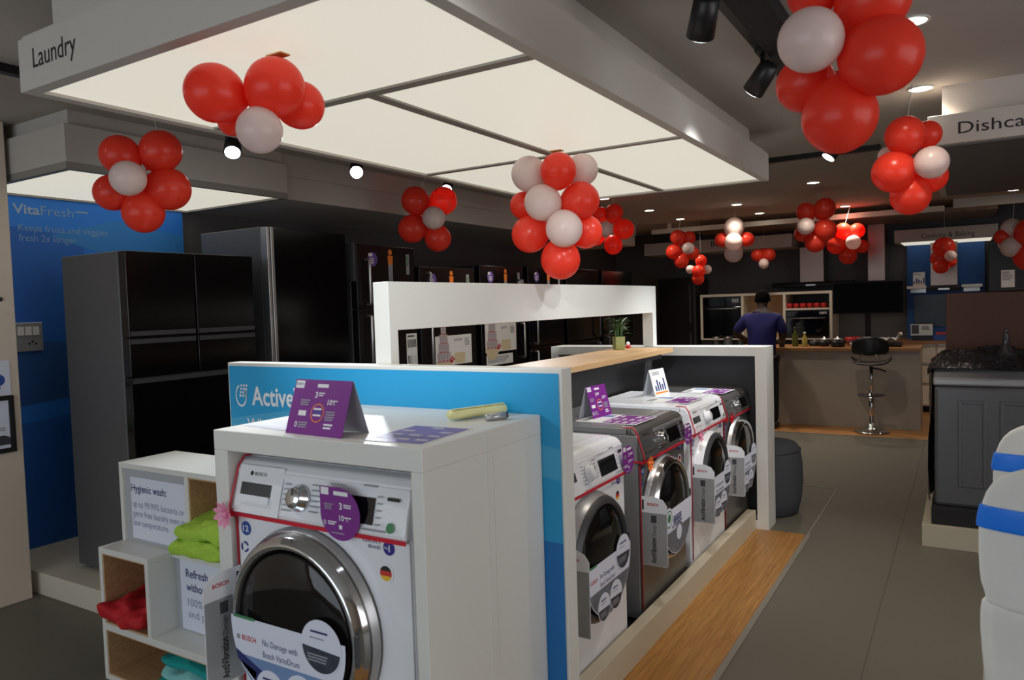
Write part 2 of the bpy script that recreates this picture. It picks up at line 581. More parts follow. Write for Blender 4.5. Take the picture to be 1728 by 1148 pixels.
for xa, xb, ya, yb in ((x0 + T, x1 - T, ys[0], ys[1] - .022), (x0 + T, -1.765, ys[1] + .022, ys[2] - .018), (-1.72, x1 - T, ys[1] + .022, ys[2] - .018),
                       (x0 + T, -1.765, ys[2] + .018, ys[3]), (-1.72, x1 - T, ys[2] + .018, ys[3])):
    MB().box((xa, ya, z0 + .012), (xb, yb, z0 + .02)).build('diffuser', M['glow'], LP)
b = MB()
b.box((-2.5, 1.32, z1 + .012), (-1.13, 4.7, CEIL))
b.build('mounting_box', M['fascia'], LP)
tx = MB()
tx.text('Laundry', (-2.495, y0 - .0012, 2.262), *FX, h=.062, width=.245)
tx.build('lettering', M['signtext'], LP)

# dishcare soffit at the right, kitchen soffits at the back
DS = thing('hanging_sign_box', 'pale sign box hanging at the upper right with dishcare lettering', 'sign', (0, 0, 0))
b = MB()
b.box((-.16, 4.3, 2.2), (2.2, 6.6, 2.345))
b.build('sign_box', M['fascia'], DS, bevel=.002)
MB().box((-.1, 4.36, 2.345), (2.1, 6.5, CEIL)).build('mounting_box', M['fascia'], DS)
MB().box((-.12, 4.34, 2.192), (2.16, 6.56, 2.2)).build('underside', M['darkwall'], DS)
tx = MB()
tx.text('Dishcare', (-.03, 4.2985, 2.243), *FX, h=.058, width=.36)
tx.build('lettering', M['signtext'], DS)

KB = thing('ceiling_sign_beam', 'pale ceiling beam spanning in front of the slatted kitchen ceiling', 'beam', (0, 0, 0))
MB().box((-3.62, 9.6, 2.37), (-.2, 9.66, 2.43)).build('beam', M['cream'], KB)
MB().box((-.12, 9.7, 2.4), (.75, 9.76, CEIL)).build('beam_end', M['fascia'], KB)
for x in (-3.4, -.4):
    MB().box((x, 9.61, 2.43), (x + .05, 9.65, CEIL)).build('hanger', M['cream'], KB)
b = MB()
for i in range(22):
    y = 9.72 + .055 * i
    b.box((-3.1, y, 2.36), (.3, y + .02, 2.42))
struct(b.build('ceiling_slats', M['slat']), 'dark wooden ceiling slats over the kitchen', 'slatted ceiling')
BS = thing('kitchen_fascia', 'cream fascia with dark lettering over the built-in ovens', 'sign', (0, 0, 0))
MB().box((-4.0, 10.3, 2.13), (-1.95, 10.95, 2.3)).build('fascia_box', M['fascia'], BS)
tx = MB(); tx.text('Built-in', (-3.02, 10.2985, 2.2), *FX, h=.08, width=.32); tx.build('lettering', M['signtext'], BS)
CB = thing('cooking_sign_box', 'grey sign box with cooking and baking lettering above the blue alcove', 'sign', (0, 0, 0))
MB().box((-.75, 10.3, 2.09), (.32, 10.95, 2.24)).build('sign_box', M['fascia'], CB)
tx = MB(); tx.text('Cooking & Baking', (-.46, 10.2985, 2.125), *FX, h=.06, width=.55); tx.build('lettering', M['signtext'], CB)
MB().box((-.68, 10.33, 2.082), (.26, 10.9, 2.089)).build('diffuser', M['glow'], CB)


# ------------------------------------------------------------------ lamps of the place
def downlight(x, y, label, power=DOWN_W, tint=WARM):
    t = thing('downlight', label, 'ceiling light', (x, y, CEIL), 0, 'recessed ceiling downlights')
    MB().lathe([(.062, -.006), (.062, -.001), (.05, -.001), (.05, -.006), (.062, -.006)], seg=24).build('trim_ring', M['white'], t)
    MB().lathe([(.001, -.004), (.05, -.004), (.05, -.0015), (.001, -.0015)], seg=24).build('lens', M['lamp'], t)
    lamp('bulb', 'SPOT', (0, 0, -.02), power, tint, t, (0, 0, -2), .05, 2.2, .9)
    return t


for x, y, l in ((-.19, 4.33, 'bright downlight above the balloons near the dishcare sign'),
                (-.17, 3.25, 'downlight half hidden by the big balloon bunch at upper right'),
                (-2.14, 8.29, 'downlight above the mostly white balloon bunch'),
                (-3.06, 8.06, 'downlight left of the row, with no balloons under it'),
                (-1.18, 7.24, 'downlight above the red bunch right of the light box corner'),
                (-1.19, 9.42, 'farthest downlight over the kitchen counter stool'),
                (-2.14, 9.35, 'downlight right of the white bunch, before the ceiling beam'),
                (-3.08, 9.2, 'downlight at the far left, beside a hanging red bunch'),
                (-3.05, 6.8, 'downlight behind the central balloon bunch'),
                (.42, 9.3, 'downlight at the right edge above a white balloon'),
                (-3.06, 5.2, 'downlight over the fridge aisle hidden by the light box')):
    downlight(x, y, l)


def track_spot(x, y, aim, label, power=SPOT_W, size=1.0, zdrop=.1, tint=COOL):
    t = thing('track_spotlight', label, 'spotlight', (x, y, CEIL - .035), 0, 'black track spotlights')
    a = Vector(aim) - Vector((x, y, CEIL - .035 - zdrop))
    a.normalize()
    MB().box((-.02, -.05, -.012), (.02, .05, 0)).build('adapter', M['black'], t)
    MB().tube([(0, 0, -.005), (0, 0, -zdrop)], .009).build('stem', M['black'], t)
    c = Vector((0, 0, -zdrop))
    hb = MB()
    hb.tube([c - a * .06, c - a * .05, c + a * .07], [.022, .04, .045], seg=20)
    hb.build('head', M['black'], t)
    MB().tube([c + a * .066, c + a * .073], .039, seg=20).build('lens', M['lampcool'], t)
    p = c + a * .095
    lamp('bulb', 'SPOT', tuple(p), power, tint, t, tuple(p + a), .035, size, 1.0)
    return t


def track(p0, p1, label):
    t = thing('lighting_track', label, 'track', (0, 0, 0), 0, 'black lighting tracks')
    (xa, ya), (xb, yb) = p0, p1
    MB().box((min(xa, xb) - .022, min(ya, yb), CEIL - .035), (max(xa, xb) + .022, max(ya, yb) + .001, CEIL)).build('rail', M['black'], t)
    return t


track((-3.29, 0.4), (-3.29, 7.2), 'black lighting track left of the big light box')
track((-.70, 0.3), (-.70, 4.6), 'black lighting track right of the big light box')
t = thing('lighting_track', 'short black track crossing behind the corner of the big light box', 'track', (0, 0, 0), 0, 'black lighting tracks')
MB().box((-1.6, 5.74, CEIL - .035), (-.5, 5.785, CEIL)).build('rail', M['black'], t)
for y, aim, l in ((2.62, (-2.35, 1.75, .9), 'spotlight nearest the laundry sign on the left track'),
                  (3.55, (-1.75, 1.9, 1.2), 'second spotlight on the left track, over the dark fridges'),
                  (4.52, (-2.2, 2.6, 1.3), 'third spotlight on the left track, above a small red bunch'),
                  (5.55, (-1.9, 4.3, 1.2), 'fourth spotlight on the left track, left of the central bunch')):
    track_spot(-3.29, y, aim, l, power=SPOT_W * .6, size=.9)
track_spot(-3.29, 1.15, (-1.6, 1.9, 1.15), 'added unseen spotlight at the near end of the left track above the laundry sign side', power=SPOT_W * .55, size=.75)  # added out of view to brighten the blue panel and cabinet top
track_spot(-.70, .62, (-1.8, 2.7, 1.35), 'added unseen spotlight at the near end of the right track, before the light box', power=SPOT_W * .75, size=.75)  # also added out of view, brightens the portal from the front
track_spot(-.70, 2.36, (-1.5, 3.6, .8), 'big black spotlight head at the top edge right of the light box', power=SPOT_W * .36, size=1.1)
track_spot(-.70, 3.15, (-1.75, 3.8, 1.3), 'black spotlight head just left of the big balloon bunch', power=SPOT_W * .3, size=1.1)
track_spot(-.70, 5.1, (-1.6, 4.6, 1.0), 'small lit spotlight behind the big balloon bunch', power=SPOT_W, size=.9, zdrop=.07)
b = MB()
b.box((-.674, 1.9, 2.44), (-.55, 3.3, 2.5))
tag(b.build('spotlight_gear_box', M['matblack']), 'long black gear box on the track at the upper right', 'gear box')

# ------------------------------------------------------------------ laundry island
# front display panel
dp = thing('display_board', 'bright blue upright panel behind the washing machine cabinet', 'panel', (-1.845, 2.048, 0))
MB().box((-.785, -.033, 0), (.785, .034, 1.27)).build('board', M['white'], dp, bevel=.003)
b = MB()
o = (0, -.0345, 0)
b.rect(-.777, .004, .775, 1.256, o, *FX, 0, 0)
N = 24


def wave(x, a, c, k):
    return c + a * math.sin(k * (x + .5))


up = [(-.777 + 1.552 * i / N, 0) for i in range(N + 1)]
f1 = lambda x: 1.02 + .085 * math.cos((x + .05) * 1.9)
f2 = lambda x: .93 + .06 * math.sin((x + .55) * 2.2) - .03 * x
f3 = lambda x: .74 - .02 * x
for i in range(N):
    xa, xb = -.777 + 1.552 * i / N, -.777 + 1.552 * (i + 1) / N
    b.plate([(xa, f2(xa)), (xb, f2(xb)), (xb, f1(xb)), (xa, f1(xa))], (0, -.0349, 0), *FX, 0, 1)
    b.plate([(xa, .004), (xb, .004), (xb, min(f2(xb), f3(xb) + .2 * max(0, -xb))), (xa, min(f2(xa), f3(xa) + .2 * max(0, -xa)))], (0, -.0349, 0), *FX, 0, 2)
b.text('ActiveWater', (0, -.036, 0), *FX, h=.075, x=-.64, z=1.1, width=.5, bold=.02, mi=3)
b.text('When you use', (0, -.036, 0), *FX, h=.045, x=-.675, z=1.0, width=.42, mi=3)
# round drop mark
pts = [( -.705 + .034 * math.cos(a), 1.135 + .047 * math.sin(a)) for a in [math.radians(110 + 290 * i / 26) for i in range(27)]]
for i in range(26):
    (xa, za), (xb, zb) = pts[i], pts[i + 1]
    k = .82
    q = lambda x, z: (-.705 + (x + .705) * k, 1.135 + (z - 1.135) * k)
    b.plate([pts[i], q(*pts[i]), q(*pts[i + 1]), pts[i + 1]][::-1], (0, -.036, 0), *FX, 0, 3)
for i in range(3):
    for j in range(4):
        b.rect(-.715 + .016 * i + .003 * j, 1.13 + .014 * j, -.705 + .016 * i + .003 * j, 1.139 + .014 * j, (0, -.036, 0), *FX, 0, 3)
b.build('printed_face', [M['blue'], M['bluel'], M['blued'], M['wtext']], dp)

# beam portal on the centre line
pf = thing('portal_frame', 'white beam portal standing on the middle of the laundry island', 'frame', (-1.838, 0, 0))
b = MB()
b.prism([(2.085, 1.136), (2.085, 1.572), (4.83, 1.572), (4.83, 1.166), (4.765, 1.166), (4.765, 1.392), (2.132, 1.392), (2.132, 1.136)], -.037, .037, 'x')
b.build('beam', M['white'], pf, bevel=.002, weld=True)
MB().box((-.037, 2.085, .07), (.037, 4.75, 1.134)).build('centre_panel', M['charcoal'], pf)
ws = thing('wooden_shelf_board', 'pale oak shelf board running under the white portal', 'shelf', (-1.8, 0, 0))
b = MB()
b.box((-.19, 2.135, 1.1355), (.18, 4.64, 1.165))
b.build('board', M['lightwood'], ws, bevel=.002)
b = MB()
b.box((-.172, 2.2, 1.105), (-.15, 4.5, 1.1352)); b.box((.13, 2.2, 1.105), (.152, 4.5, 1.1352))
b.build('rail', M['charcoal'], ws)
# platform tray
tr = thing('island_platform', 'white edged low platform carrying the row of washing machines', 'platform', (0, 0, 0))
MB().box((-1.778, 2.085, 0), (-1.195, 4.75, .07)).build('tray', M['black'], tr)
MB().box((-1.193, 2.084, 0), (-1.139, 4.752, .127)).build('front_rail', M['railc'], tr, bevel=.002)
MB().box((-2.5, 2.085, 0), (-1.857, 4.75, .07)).build('rear_tray', M['black'], tr)
ef = thing('end_frame', 'white framed charcoal end panel of the laundry island', 'panel', (-1.822, 4.755, 0))
b = MB()
b.box((-.76, 0, 0), (-.70, .2, 1.162)); b.box((.69, 0, 0), (.76, .2, 1.162)); b.box((-.70, 0, 1.104), (.69, .2, 1.162)); b.box((-.70, 0, 0), (.69, .2, .06))
b.build('frame', M['white'], ef, bevel=.002)
MB().box((-.699, .12, .061), (.689, .18, 1.103)).build('board', M['charcoal'], ef)

# plant on the shelf board
pl = thing('potted_plant', 'small leafy plant in a square green glass vase on the oak shelf', 'plant', (-1.905, 4.42, 1.165))
b = MB()
b.lathe([(.001, 0), (.04, 0), (.043, .004), (.046, .085), (.04, .085), (.037, .01), (.001, .01)], seg=4, smooth=False)
b.build('vase', M['vase'], pl, bevel=.003)
b = MB()
for k in range(5):
    a = k * 1.26
    b.tube([(.015 * math.cos(a), .015 * math.sin(a), .012), (.02 * math.cos(a), .02 * math.sin(a), .1), (.03 * math.cos(a), .03 * math.sin(a), .17)], .004, 6)
b.build('stem', M['leaf'], pl)
b = MB()
for k in range(70):
    a, zz = random.uniform(0, 2 * PI), random.uniform(.09, .19)
    L, r0 = random.uniform(.05, .1), .02
    d = Vector((math.cos(a), math.sin(a), random.uniform(-.1, .9))).normalized()
    s = d.cross(Vector((0, 0, 1))).normalized() * .006
    p0 = Vector((r0 * math.cos(a), r0 * math.sin(a), zz))
    p1, p2 = p0 + d * L * .5 + Vector((0, 0, .008)), p0 + d * L + Vector((0, 0, -.012))
    b.add([tuple(p0), tuple(p1 + s), tuple(p2), tuple(p1 - s)], [(0, 1, 2, 3)])
    b.add([tuple(p0 - Vector((0, 0, .001))), tuple(p1 - s - Vector((0, 0, .001))), tuple(p2), tuple(p1 + s - Vector((0, 0, .001)))], [(0, 1, 2, 3)])
b.build('foliage', M['leaf'], pl)
fg = thing('toy_figurine', 'tiny red and white figurine on the oak shelf beside the plant', 'figurine', (-1.9, 4.56, 1.165))
b = MB(); b.sphere((0, 0, .012), (.02, .02, .012)); b.build('base', M['red'], fg)
b = MB(); b.sphere((0, 0, .03), (.013, .013, .014)); b.build('head', M['paper'], fg)


# ------------------------------------------------------------------ washing machines
def tent(name_label, loc, rz, col, wd=.19, ht=.145, dp_=.085, kind='purple', group='folded tent cards on the laundry island'):
    t = thing('tent_card', name_label, 'card', loc, rz, group)
    sl = math.atan2(dp_ / 2, ht)
    u, v = Vector((1, 0, 0)), Vector((0, dp_ / 2, ht)).normalized()
    L = math.hypot(ht, dp_ / 2)
    n = u.cross(v)
    fr = MB()
    fr.rect(-wd / 2, 0, wd / 2, L, (0, -dp_ / 2, 0), u, v, .0015, 0)
    o = Vector((0, -dp_ / 2, 0)) + n * .0018
    if kind == 'purple':
        fr.rect(-wd / 2 + .004, L - .026, -wd / 2 + .04, L - .004, o, u, v, 0, 1)
        fr.text('BOSCH', o, u, v, h=.006, x=-wd / 2 + .008, z=L - .017, width=.027, mi=2, lift=.0004)
        fr.rect(-.02, L - .022, .025, L - .012, o, u, v, 0, 1)
        fr.text('3', o, u, v, h=.017, x=-.022, z=L - .052, mi=1, bold=.02)
        fr.scribble(-.008, L - .04, .026, 2, .0035, o, u, v, 1)
        fr.text('10', o, u, v, h=.015, x=.034, z=L - .07, mi=1, bold=.02)
        fr.text('%', o, u, v, h=.01, x=.055, z=L - .07, mi=1)
        fr.scribble(.052, L - .06, .024, 1, .003, o, u, v, 1)
        fr.scribble(-.078, L - .062, .046, 3, .0035, o, u, v, 3)
        fr.disc(0, L - .095, .027, o, u, v, 0, 4)
        fr.disc(0, L - .095, .0235, o + n * .0003, u, v, 0, 0)
        for k in range(3):
            fr.rect(-.016, L - .104 + .009 * k, .016, L - .099 + .009 * k, o + n * .0006, (1, 0, 0), tuple((Vector((.0, 0, 0)) + v)), 0, 5 if k == 1 else 1)
        fr.rect(-.078, L - .105, -.046, L - .09, o, u, v, 0, 1)
        fr.text('0', o, u, v, h=.016, x=-.085, z=L - .138, mi=1, bold=.015)
        fr.scribble(-.07, L - .126, .04, 3, .0035, o, u, v, 3)
        fr.scribble(.034, L - .092, .04, 4, .004, o, u, v, 3)
        fr.scribble(.035, L - .128, .036, 2, .005, o, u, v, 1)
    else:
        for k in range(5):
            hgt = .03 + .05 * ((k * 37) % 10) / 10
            fr.rect(-.06 + .026 * k, .028, -.045 + .026 * k, .028 + hgt, o, u, v, 0, 2)
        fr.scribble(-.06, L - .02, .1, 3, .004, o, u, v, 3)
        fr.rect(-wd / 2 + .01, .01, wd / 2 - .01, .02, o, u, v, 0, 4)
    fr.build('front_leaf', [col, M['wtext'], M['ntext'], M['gtext'], M['orange'], M['bluebadge']], t)
    bk = MB()
    u2, v2 = Vector((-1, 0, 0)), Vector((0, -dp_ / 2, ht)).normalized()
    bk.rect(-wd / 2, 0, wd / 2, L - .001, (0, dp_ / 2 + .0006, 0), u2, v2, .0012, 0)
    bk.build('back_leaf', M['cardgrey'], t)
    return t


def round_sticker(b, x, z, o, scale=1.0):
    """offer sticker: square upper left corner, round elsewhere"""
    u, v = FX
    r = .064 * scale
    pts = [(x - r, z + r)] + [(x + r * math.cos(a), z + r * math.sin(a)) for a in [math.radians(90 - 270 * k / 30) for k in range(31)]]
    b.plate(pts[::-1], o, u, v, .0012, 0)
    oo = Vector(o) + Vector((0, -.0015, 0))
    b.rect(x - r + .004, z + r - .02, x - r + .03, z + r - .002, oo, u, v, 0, 1)
    b.rect(x - .018, z + r - .019, x + .028, z + r - .009, oo, u, v, 0, 1)
    b.text('3', oo, u, v, h=.016, x=x - .001, z=z + .012, mi=1, bold=.02)
    b.scribble(x + .013, z + .022, .03, 2, .003, oo, u, v, 1)
    b.text('10', oo, u, v, h=.013, x=x - .002, z=z - .015, mi=1, bold=.02)
    b.text('%', oo, u, v, h=.008, x=x + .019, z=z - .015, mi=1)
    b.scribble(x + .014, z - .008, .03, 1, .003, oo, u, v, 1)
    b.scribble(x - .05, z + .02, .03, 3, .003, oo, u, v, 2)
    b.text('0', oo, u, v, h=.012, x=x - .054, z=z - .03, mi=1)
    b.scribble(x - .04, z - .022, .03, 2, .003, oo, u, v, 1)
    b.rect(x - .004, z - .036, x + .006, z - .026, oo, u, v, 0, 1)
    b.scribble(x - .03, z - .048, .06, 1, .003, oo, u, v, 2)


def bow(b, c, mi=0, s=1.0):
    c = Vector(c)
    for k in range(9):
        a = k * 2 * PI / 9
        d = Vector((math.cos(a), -.45, math.sin(a))).normalized()
        sd = Vector((-math.sin(a), 0, math.cos(a))) * .006 * s
        p1, p2 = c + d * .022 * s, c + d * .03 * s
        b.add([tuple(c), tuple(p1 + sd), tuple(p2), tuple(p1 - sd)], [(0, 1, 2, 3)], mi)
        b.add([tuple(c + Vector((0, .003, 0))), tuple(p1 - sd), tuple(p2), tuple(p1 + sd)], [(0, 1, 2, 3)], mi)
    b.sphere(tuple(c - Vector((0, .006, 0))), .007 * s, mi, 8, 6)


def film_part(b, cx, cz, R, o, style):
    """printed film over the lower half of the door; slots 0 white 1 grey pic 2 blue pic 3 dark pic 4 navy print 5 red 6 pale 7 green 8 brown"""
    u, v = FX
    o1 = Vector(o)
    n = Vector((0, -1, 0))
    a0, a1 = math.radians(176), math.radians(364)
    top = R * math.sin(a0)
    b.disc(cx, cz, R, o, u, v, .0012, 0, 36, a0, a1)
    o2, o3, o4 = o1 + n * .0016, o1 + n * .0020, o1 + n * .0024
    # picture area below the white band
    k0, k1 = math.radians(205), math.radians(335)
    b.disc(cx, cz, R * .985, o2, u, v, 0, {'blue': 2, 'brown': 1, 'grey': 1}[style], 30, k0, k1)
    if style == 'blue':
        b.plate([(cx - R * .93, cz - R * .36), (cx - R * .3, cz - R * .62), (cx - R * .5, cz - R * .78), (cx - R * .9, cz - R * .48)], o3, u, v, 0, 4)
        b.plate([(cx - R * .85, cz - R * .5), (cx - R * .55, cz - R * .6), (cx - R * .6, cz - R * .75)], o3, u, v, 0, 0)
    b.text('BOSCH', o2, u, v, h=.013, x=cx - R * .8, z=cz - .045, width=.052, mi=5, bold=.02)
    b.disc(cx - R * .87, cz - .039, .007, o2, u, v, 0, 6)
    b.rect(cx - R * .95, cz + top - .004, cx - R * .55, cz + top + .004, o2, u, v, 0, 7)
    b.text('No Damage with', o2, u, v, h=.016, x=cx - R * .42, z=cz - .045, width=.125, mi=4)
    b.text('Bosch VarioDrum', o2, u, v, h=.016, x=cx - R * .42, z=cz - .075, width=.13, mi=4)
    if style == 'brown':
        circ = ((cx - R * .62, cz - .02, .05, 'leaf'),)
    else:
        circ = ((cx + R * .62, cz - .005, .066, 'p'), (cx - R * .3, cz - R * .78, .052, 'p'), (cx + R * .24, cz - R * .73, .055, 'p'))
    for (x, z, r, k) in circ:
        b.disc(x, z, r, o3, u, v, .0012, 0, 30)
        oo = o3 + n * .0016
        if k == 'p':
            b.disc(x, z, r * .94, oo, u, v, 0, 3, 24, math.radians(182), math.radians(352))
            b.scribble(x - r * .5, z + r * .5, r, 1, .005, oo, u, v, 4)
            b.scribble(x - r * .55, z + r * .28, r, 1, .003, oo, u, v, 6)
            b.scribble(x - r * .7, z - r * .35, r * 1.3, 3, .004, oo + n * .0003, u, v, 6)
        else:
            b.disc(x, z, r * .8, oo, u, v, 0, 7, 24)
            b.disc(x, z, r * .68, oo + n * .0003, u, v, 0, 0, 24)
            b.disc(x, z + .004, r * .4, oo + n * .0006, u, v, 0, 7, 16)
            b.scribble(x + r * 1.2, z - .01, .12, 4, .006, o3, u, v, 4)
            b.disc(cx + .01, cz - R * .62, .06, o2 + n * .0006, u, v, 0, 1, 24)
            b.disc(cx + .01, cz - R * .55, .035, o2 + n * .0009, u, v, 0, 0, 20)


def washer(label, loc, rz, S=1.0, body='enamel', ring='chrome', panel='enamel', film='blue', card=True, bowcol=None, bowat=(-.3, .705),
           group='front loading washing machines on the island', disp=(.05, .2), D=.56, knobm='chrome', sticker=(.108, .752), front='enamel', stsize=1.0):
    t = thing('washing_machine', label, 'washing machine', loc, rz, group)
    t.scale = (S, S, S)
    W, Ht = .3, .848
    b = MB()
    b.box((-W, 0, .012), (W, D, .822))
    for sx in (-.25, .25):
        for sy in (.06, D - .06):
            b.lathe([(.02, 0), (.02, .012)], (sx, sy, 0), seg=12)
    b.build('body', M[body], t, bevel=.012)
    b = MB(); b.box((-W - .001, .052, .8225), (W + .001, D + .002, Ht)); b.box((-.27, .09, Ht), (.27, D - .03, Ht + .003)); b.build('lid', M[body], t, bevel=.008)
    # front skin below the control panel
    MB().box((-W + .003, -.006, .02), (W - .003, -.0005, .70)).build('front_panel', M[front], t, bevel=.004)
    b = MB()
    b.prism([(.05, .706), (-.022, .706), (-.024, .72), (.006, .828), (.02, .842), (.05, .848)], -W + .001, W - .001, 'x')
    b.build('control_panel', M[panel], t, bevel=.006, weld=True)
    # frame of the sloping panel face
    q0, q1 = Vector((0, -.0245, .72)), Vector((0, .0055, .828))
    pv = (q1 - q0).normalized()
    pn = Vector((1, 0, 0)).cross(pv)

    def PO(lift=.0006):
        return q0 + pn * lift - pv * .72, (1, 0, 0), tuple(pv)
    o, u, v = PO()
    # drawer
    b = MB(); b.rect(-.285, .712, -.115, .838, o, u, v, .003, 0); b.build('detergent_drawer', M[panel], t, bevel=.002)
    dr = MB()
    o2, _, _ = PO(.0042)
    dr.rect(-.268, .758, -.152, .792, o2, u, v, 0, 0)
    dr.rect(-.266, .742, -.154, .76, o2, u, v, .004, 1)
    dr.build('drawer_grip', [M['dgrey'], M[panel]], t)
    # print around the dial, logo, display
    b = MB()
    o3, _, _ = PO(.0046)
    b.text('BOSCH', o3, u, v, h=.009, x=-.222, z=.812, width=.045, mi=0)
    b.disc(-.234, .8165, .006, o3, u, v, 0, 0, 14)
    for k in range(6):
        b.rect(-.105, .80 - .013 * k, -.082 + .006 * (k % 3), .803 - .013 * k, o3, u, v, 0, 1)
        b.rect(-.008, .806 - .013 * k, .028 - .006 * (k % 2), .809 - .013 * k, o3, u, v, 0, 1)
    for k in range(5):
        b.rect(.208, .80 - .016 * k, .224, .803 - .016 * k, o3, u, v, 0, 1)
    b.scribble(.16, .822, .05, 1, .004, o3, u, v, 1)
    b.text('VarioPerfect', o3, u, v, h=.007, x=.05, z=.815, width=.055, mi=1)
    b.rect(.238, .795, .275, .803, o3, u, v, 0, 0)
    b.disc(.257, .735, .012, o3, u, v, 0, 2, 16)
    b.scribble(.17, .722, .09, 1, .004, o3, u, v, 1)
    b.build('panel_print', [M['btext'], M['gtext'], M['green']], t)
    b = MB(); b.rect(disp[0], .735, disp[1], .797, o, u, v, .0028, 0); b.build('display', M['bglass'], t)
    kb = MB()
    kb.lathe([(.034, 0), (.034, .006), (.027, .01), (.026, .026), (.022, .03), (.001, .03)], (0, 0, 0), 'y', 28)
    kn = kb.build('dial', M[knobm], t)
    kn.location = (-.046, -.012, .769)
    kn.rotation_euler = (math.radians(-15), 0, 0)
    MB().rect(-.0015, .006, .0015, .024, (0, -.0305, 0), *FX, .001, 0).build('dial_mark', M['dgrey'], kn)
    # door
    dc = (-.04, -.006, .45)
    dm = MB()
    dm.lathe([(.215, .001), (.246, .001), (.246, .008), (.240, .013), (.239, .028), (.234, .031), (.232, .046), (.227, .049), (.219, .063), (.21, .066), (.202, .06), (.198, .045), (.215, .001)], dc, 'y', 56,
             mis=[0, 1, 2, 2, 1, 0, 0, 0, 0, 0, 1, 1] if ring == 'chrome' else [0] * 6 + [1] * 6)
    dr_ = dm.build('door_ring', [M['chrome'], M['graph'], M['silverlt']] if ring == 'chrome' else ([M['silverlt'], M['dgrey']] if ring == 'silver' else [M['enamel'], M['dgrey']]), t)
    gm = MB()
    gm.lathe([(.2, .05), (.188, .057), (.15, .066), (.09, .073), (.001, .076)], dc, 'y', 48)
    gm.build('door_glass', M['doorglass'], dr_)
    hm = MB(); hm.box((.176, -.0745, .41), (.188, -.062, .49)); hm.build('door_handle', M['dgrey'], dr_, bevel=.004)
    fm = MB()
    film_part(fm, dc[0], dc[2], .2, (0, -.084, 0), film)
    fm.build('printed_film', [M['paperb'], M['filmgrey'], M['filmblue'], M['filmdark'], M['ntext'], M['redp'], M['gtext'], M['green'], M['filmbrown']], t)
    # badges
    sb = MB()
    of = Vector((0, -.0068, 0))
    sb.disc(-.264, .663, .019, of, *FX, .001, 0)
    sb.text('12', of + Vector((0, -.0014, 0)), *FX, h=.016, x=-.276, z=.655, width=.023, mi=1, bold=.02)
    sb.build('capacity_badge', [M['bluebadge'], M['wtext']], t)
    sb = MB()
    for k in range(3):
        a0 = math.radians(20 + 120 * k)
        P = [(-.272 + .015 * math.cos(a0 + i * .3), .612 + .015 * math.sin(a0 + i * .3)) for i in range(6)]
        Q = [(-.272 + .01 * math.cos(a0 + i * .3), .612 + .01 * math.sin(a0 + i * .3)) for i in range(6)][::-1]
        sb.plate(P + Q, of, *FX, .0008, 0)
    sb.build('recycling_badge', M['violetb'], t)
    sb = MB()
    sb.disc(.236, .681, .017, of, *FX, .001, 0)
    sb.text('1', of + Vector((0, -.0014, 0)), *FX, h=.016, x=.236, z=.673, mi=1, bold=.02)
    sb.text("EUROPE'S", of, *FX, h=.008, x=.155, z=.687, width=.055, mi=2)
    sb.text('BRAND', of, *FX, h=.008, x=.172, z=.674, width=.038, mi=2)
    sb.text('No.', of + Vector((0, -.0014, 0)), *FX, h=.007, x=.222, z=.678, mi=1)
    sb.build('ranking_badge', [M['violetb'], M['wtext'], M['ntext']], t)
    sb = MB()
    sb.disc(.224, .62, .024, of, *FX, .0008, 3)
    o9 = of + Vector((0, -.001, 0))
    for k, (aa, ab) in enumerate(((19.5, 160.5), (-19.5, 19.5), (199.5, 340.5))):
        r = .018
        if k == 1:
            x = r * math.cos(math.radians(19.5)); zz = r * math.sin(math.radians(19.5))
            pts = [(.224 + r * math.cos(math.radians(-19.5 + 39 * i / 6)), .62 + r * math.sin(math.radians(-19.5 + 39 * i / 6))) for i in range(7)]
            pts += [(.224 + r * math.cos(math.radians(160.5 + 39 * i / 6)), .62 + r * math.sin(math.radians(160.5 + 39 * i / 6))) for i in range(7)]
            sb.plate(pts, o9, *FX, 0, 1)
        else:
            pts = [(.224 + r * math.cos(math.radians(aa + (ab - aa) * i / 14)), .62 + r * math.sin(math.radians(aa + (ab - aa) * i / 14))) for i in range(15)]
            sb.plate(pts, o9, *FX, 0, 0 if k == 0 else 2)
    sb.build('flag_badge', [M['btext'], M['redp'], M['gold'], M['enamel']], t)
    # ribbon
    rb = MB()
    rb.box((-W - .003, -.0278, .701), (W + .003, -.0248, .711))
    rb.box((-W - .0035, -.027, .702), (-W - .001, .12, .71))
    rb.tube([(-W + .004, -.029, .70), (-W + .003, -.009, .69), (-W + .004, -.009, .06)], .0028, 6)
    rb.tube([(-W + .004, -.029, .70), (-W + .004, -.0295, .73), (-W + .006, .002, .828), (-W + .008, .02, .852), (-W + .01, .07, .8535)], .0028, 6)
    rr = rb.build('ribbon', M['ribbon'], t)
    if bowcol:
        bb = MB()
        bow(bb, (bowat[0], -.036, bowat[1]), s=1.4)
        bb.build('bow', M[bowcol], rr)
    if sticker:
        st = MB()
        round_sticker(st, sticker[0], sticker[1], (0, -.0305, 0), stsize)
        st.build('offer_sticker', [M['purple'], M['wtext'], M['gtext']], t)
    if card:
        cd = MB()
        # flag card standing out from the front, its face towards the near side (-x)
        cx0 = -W + .006
        v2 = (0, 0, 1)
        prof = [(.0, .26), (.112, .26), (.118, .266), (.118, .525), (.1, .55), (.07, .56), (.0, .56)]
        U, V = Vector((0, -1, 0)), Vector((0, 0, 1))
        pts = [tuple(Vector((cx0, -.008, 0)) + p[0] * U + p[1] * V) for p in prof]
        pts2 = [(p[0] - .0015, p[1], p[2]) for p in pts]
        k = len(pts)
        cd.add(pts + pts2, [tuple(range(k)), tuple(range(k, 2 * k))[::-1]] + [(i, k + i, k + (i + 1) % k, (i + 1) % k) for i in range(k)], 1)
